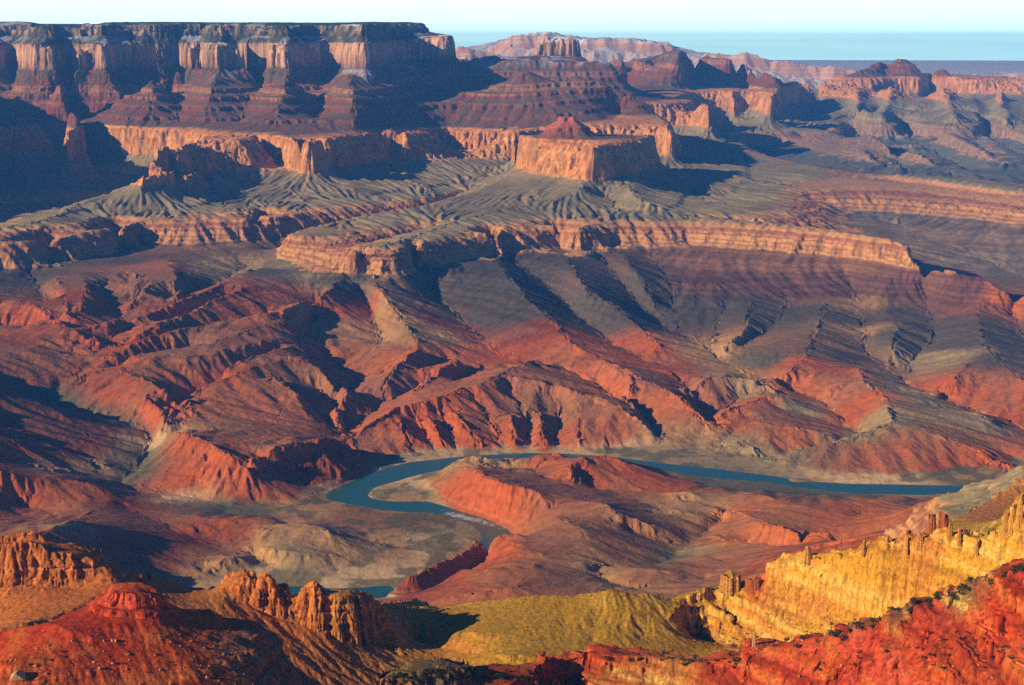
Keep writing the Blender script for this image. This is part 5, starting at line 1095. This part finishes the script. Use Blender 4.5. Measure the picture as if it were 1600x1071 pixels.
scatter_shrubs(40, [(950, 1030), (1020, 1030), (1080, 1037), (1140, 1034), (1165, 1040)], 5, (2.2, 4.2), 'small dark bush on the cream ledges of the red ridge', 'bushes on the cream ledges')
scatter_shrubs(45, [(1250, 1060), (1350, 1030), (1450, 1020), (1530, 1010), (1590, 1000), (1500, 1060)], 14, (1.8, 3.6), 'small dark bush on the steep red face at bottom right', 'bushes on the red face')
scatter_shrubs(40, [(1070, 990), (1130, 1000), (1200, 995), (1280, 980), (1340, 975)], 10, (1.8, 3.4), 'small dark bush on the yellow scree under the golden cliff', 'bushes on the yellow scree')
scatter_shrubs(35, [(30, 1010), (110, 1030), (220, 1040), (320, 1040), (400, 1030), (300, 1000)], 14, (1.2, 2.6), 'low dark bush on the rubble apron of the red butte', 'bushes on the red apron')
def scatter_boulders(n, path, spread, size, label, group):
    k = 0; tries = 0
    while k < n and tries < n * 6:
        tries += 1; t = rnd.uniform(0, len(path) - 1.001); i = int(t); u = t - i
        p = hit(lerp(path[i][0], path[i + 1][0], u) + rnd.gauss(0, spread * 1.6), lerp(path[i][1], path[i + 1][1], u) + rnd.gauss(0, spread))
        if p is None: continue
        put('boulder', boulders[k % 5], (p[0], p[1], p[2] - .15), size[0] + (size[1] - size[0]) * rnd.random() ** 2.5, rnd.uniform(0, 6.28), label, 'boulder', group, rnd.uniform(.7, 1.2)); k += 1
scatter_boulders(120, [(10, 1030), (100, 1030), (200, 1045), (300, 1050), (390, 1050), (330, 1000), (150, 1015)], 18, (1.2, 4.0), 'fallen block on the rubble apron of the red butte', 'blocks on the red apron')
scatter_boulders(60, [(1230, 1065), (1350, 1055), (1480, 1050), (1580, 1040)], 14, (1.0, 3.2), 'fallen block on the steep red face at bottom right', 'blocks on the red face')
scatter_boulders(70, [(1090, 995), (1150, 1005), (1230, 995), (1310, 978), (1360, 972)], 9, (1.4, 4.2), 'fallen yellow block on the scree under the golden cliff', 'blocks on the yellow scree')
scatter_boulders(50, [(460, 1030), (520, 1020), (580, 1035), (640, 1030), (600, 1000)], 14, (1.4, 3.6), 'fallen block on the tan slope under the fins', 'blocks on the tan slope')
p = hit(27, 1062)
put('boulder', boulders[1], (p[0], p[1], p[2] - 1), 15, .6, 'house sized pale boulder at the left edge of the red apron', 'boulder', None, 1.0)
def tower(px, py, w_px, h_px, seed, mat, label, d=None, taper=.25, r_=None, lean=0.0):
    p = hit(px, py) if r_ is None else G.pd(px, py, r_)
    r0_ = math.hypot(p[0], p[1]); w = w_px * r0_ / F; h_ = h_px * r0_ / F * 1.04
    o = bpy.data.objects.new('rock_tower', tower_mesh(seed, w, d or w * .8, h_, mat, taper=taper, lean=lean)); sc.collection.objects.link(o); o.location = (p[0], p[1], p[2] - h_ * .02)
    o.rotation_euler = (0, 0, -math.atan2(p[0], p[1])); tag(o, label, 'rock tower')
tower(1141, 922, 36, 26, 3, gold_m, 'broad flat topped golden rock tower standing alone left of the golden cliff', taper=.12)
tower(1178, 921, 28, 17, 4, orange, 'squat reddish rock tower between the broad golden tower and the golden cliff', taper=.12)
tower(1178, 1010, 7, 24, 5, pale, 'slender pale spire standing on the yellow scree', taper=.55)
tower(1454, 850, 15, 45, 6, orange, 'slim dark orange pinnacle behind the golden cliff, the left of a pair', taper=.3, r_=1925)
tower(1472, 850, 20, 46, 7, orange, 'wider dark orange pinnacle behind the golden cliff, the right of a pair', taper=.2, r_=1915)
tower(1508, 850, 16, 22, 8, orange, 'short reddish pinnacle beyond the golden cliff beside the tall pair', taper=.35, r_=1905)
tower(234, 907, 8, 12, 9, orange, 'small pointed rock on the back edge of the red butte cap', taper=.6); tower(221, 908, 6, 9, 10, orange, 'tiny stub of rock beside the pointed rock on the red butte', taper=.4)
for k, (px, py, w_, h_) in enumerate([(1262, 878, 13, 18), (1350, 868, 8, 15), (1386, 858, 10, 14), (1416, 856, 8, 24), (1438, 854, 12, 17), (1484, 848, 10, 20), (1499, 848, 9, 16), (1526, 862, 8, 14), (1556, 852, 9, 18), (1571, 836, 11, 30), (1583, 826, 11, 36), (1594, 818, 13, 42)]):
    p = hit(px, py + 3)
    if p is None: continue
    r0_ = math.hypot(p[0], p[1]); hh_ = (h_ + 6) * r0_ / F
    o = bpy.data.objects.new('rock_pinnacle', tower_mesh(20 + k, w_ * 1.15 * r0_ / F, w_ * .9 * r0_ / F, hh_, gold_m, taper=.55)); sc.collection.objects.link(o)
    o.location = (p[0], p[1] + w_ * .3 * r0_ / F, p[2] - hh_ * .12); o.rotation_euler = (0, 0, k * .7)
    tag(o, 'golden pinnacle standing on the jagged top edge of the golden cliff', 'rock pinnacle', 'pinnacles along the golden cliff top')
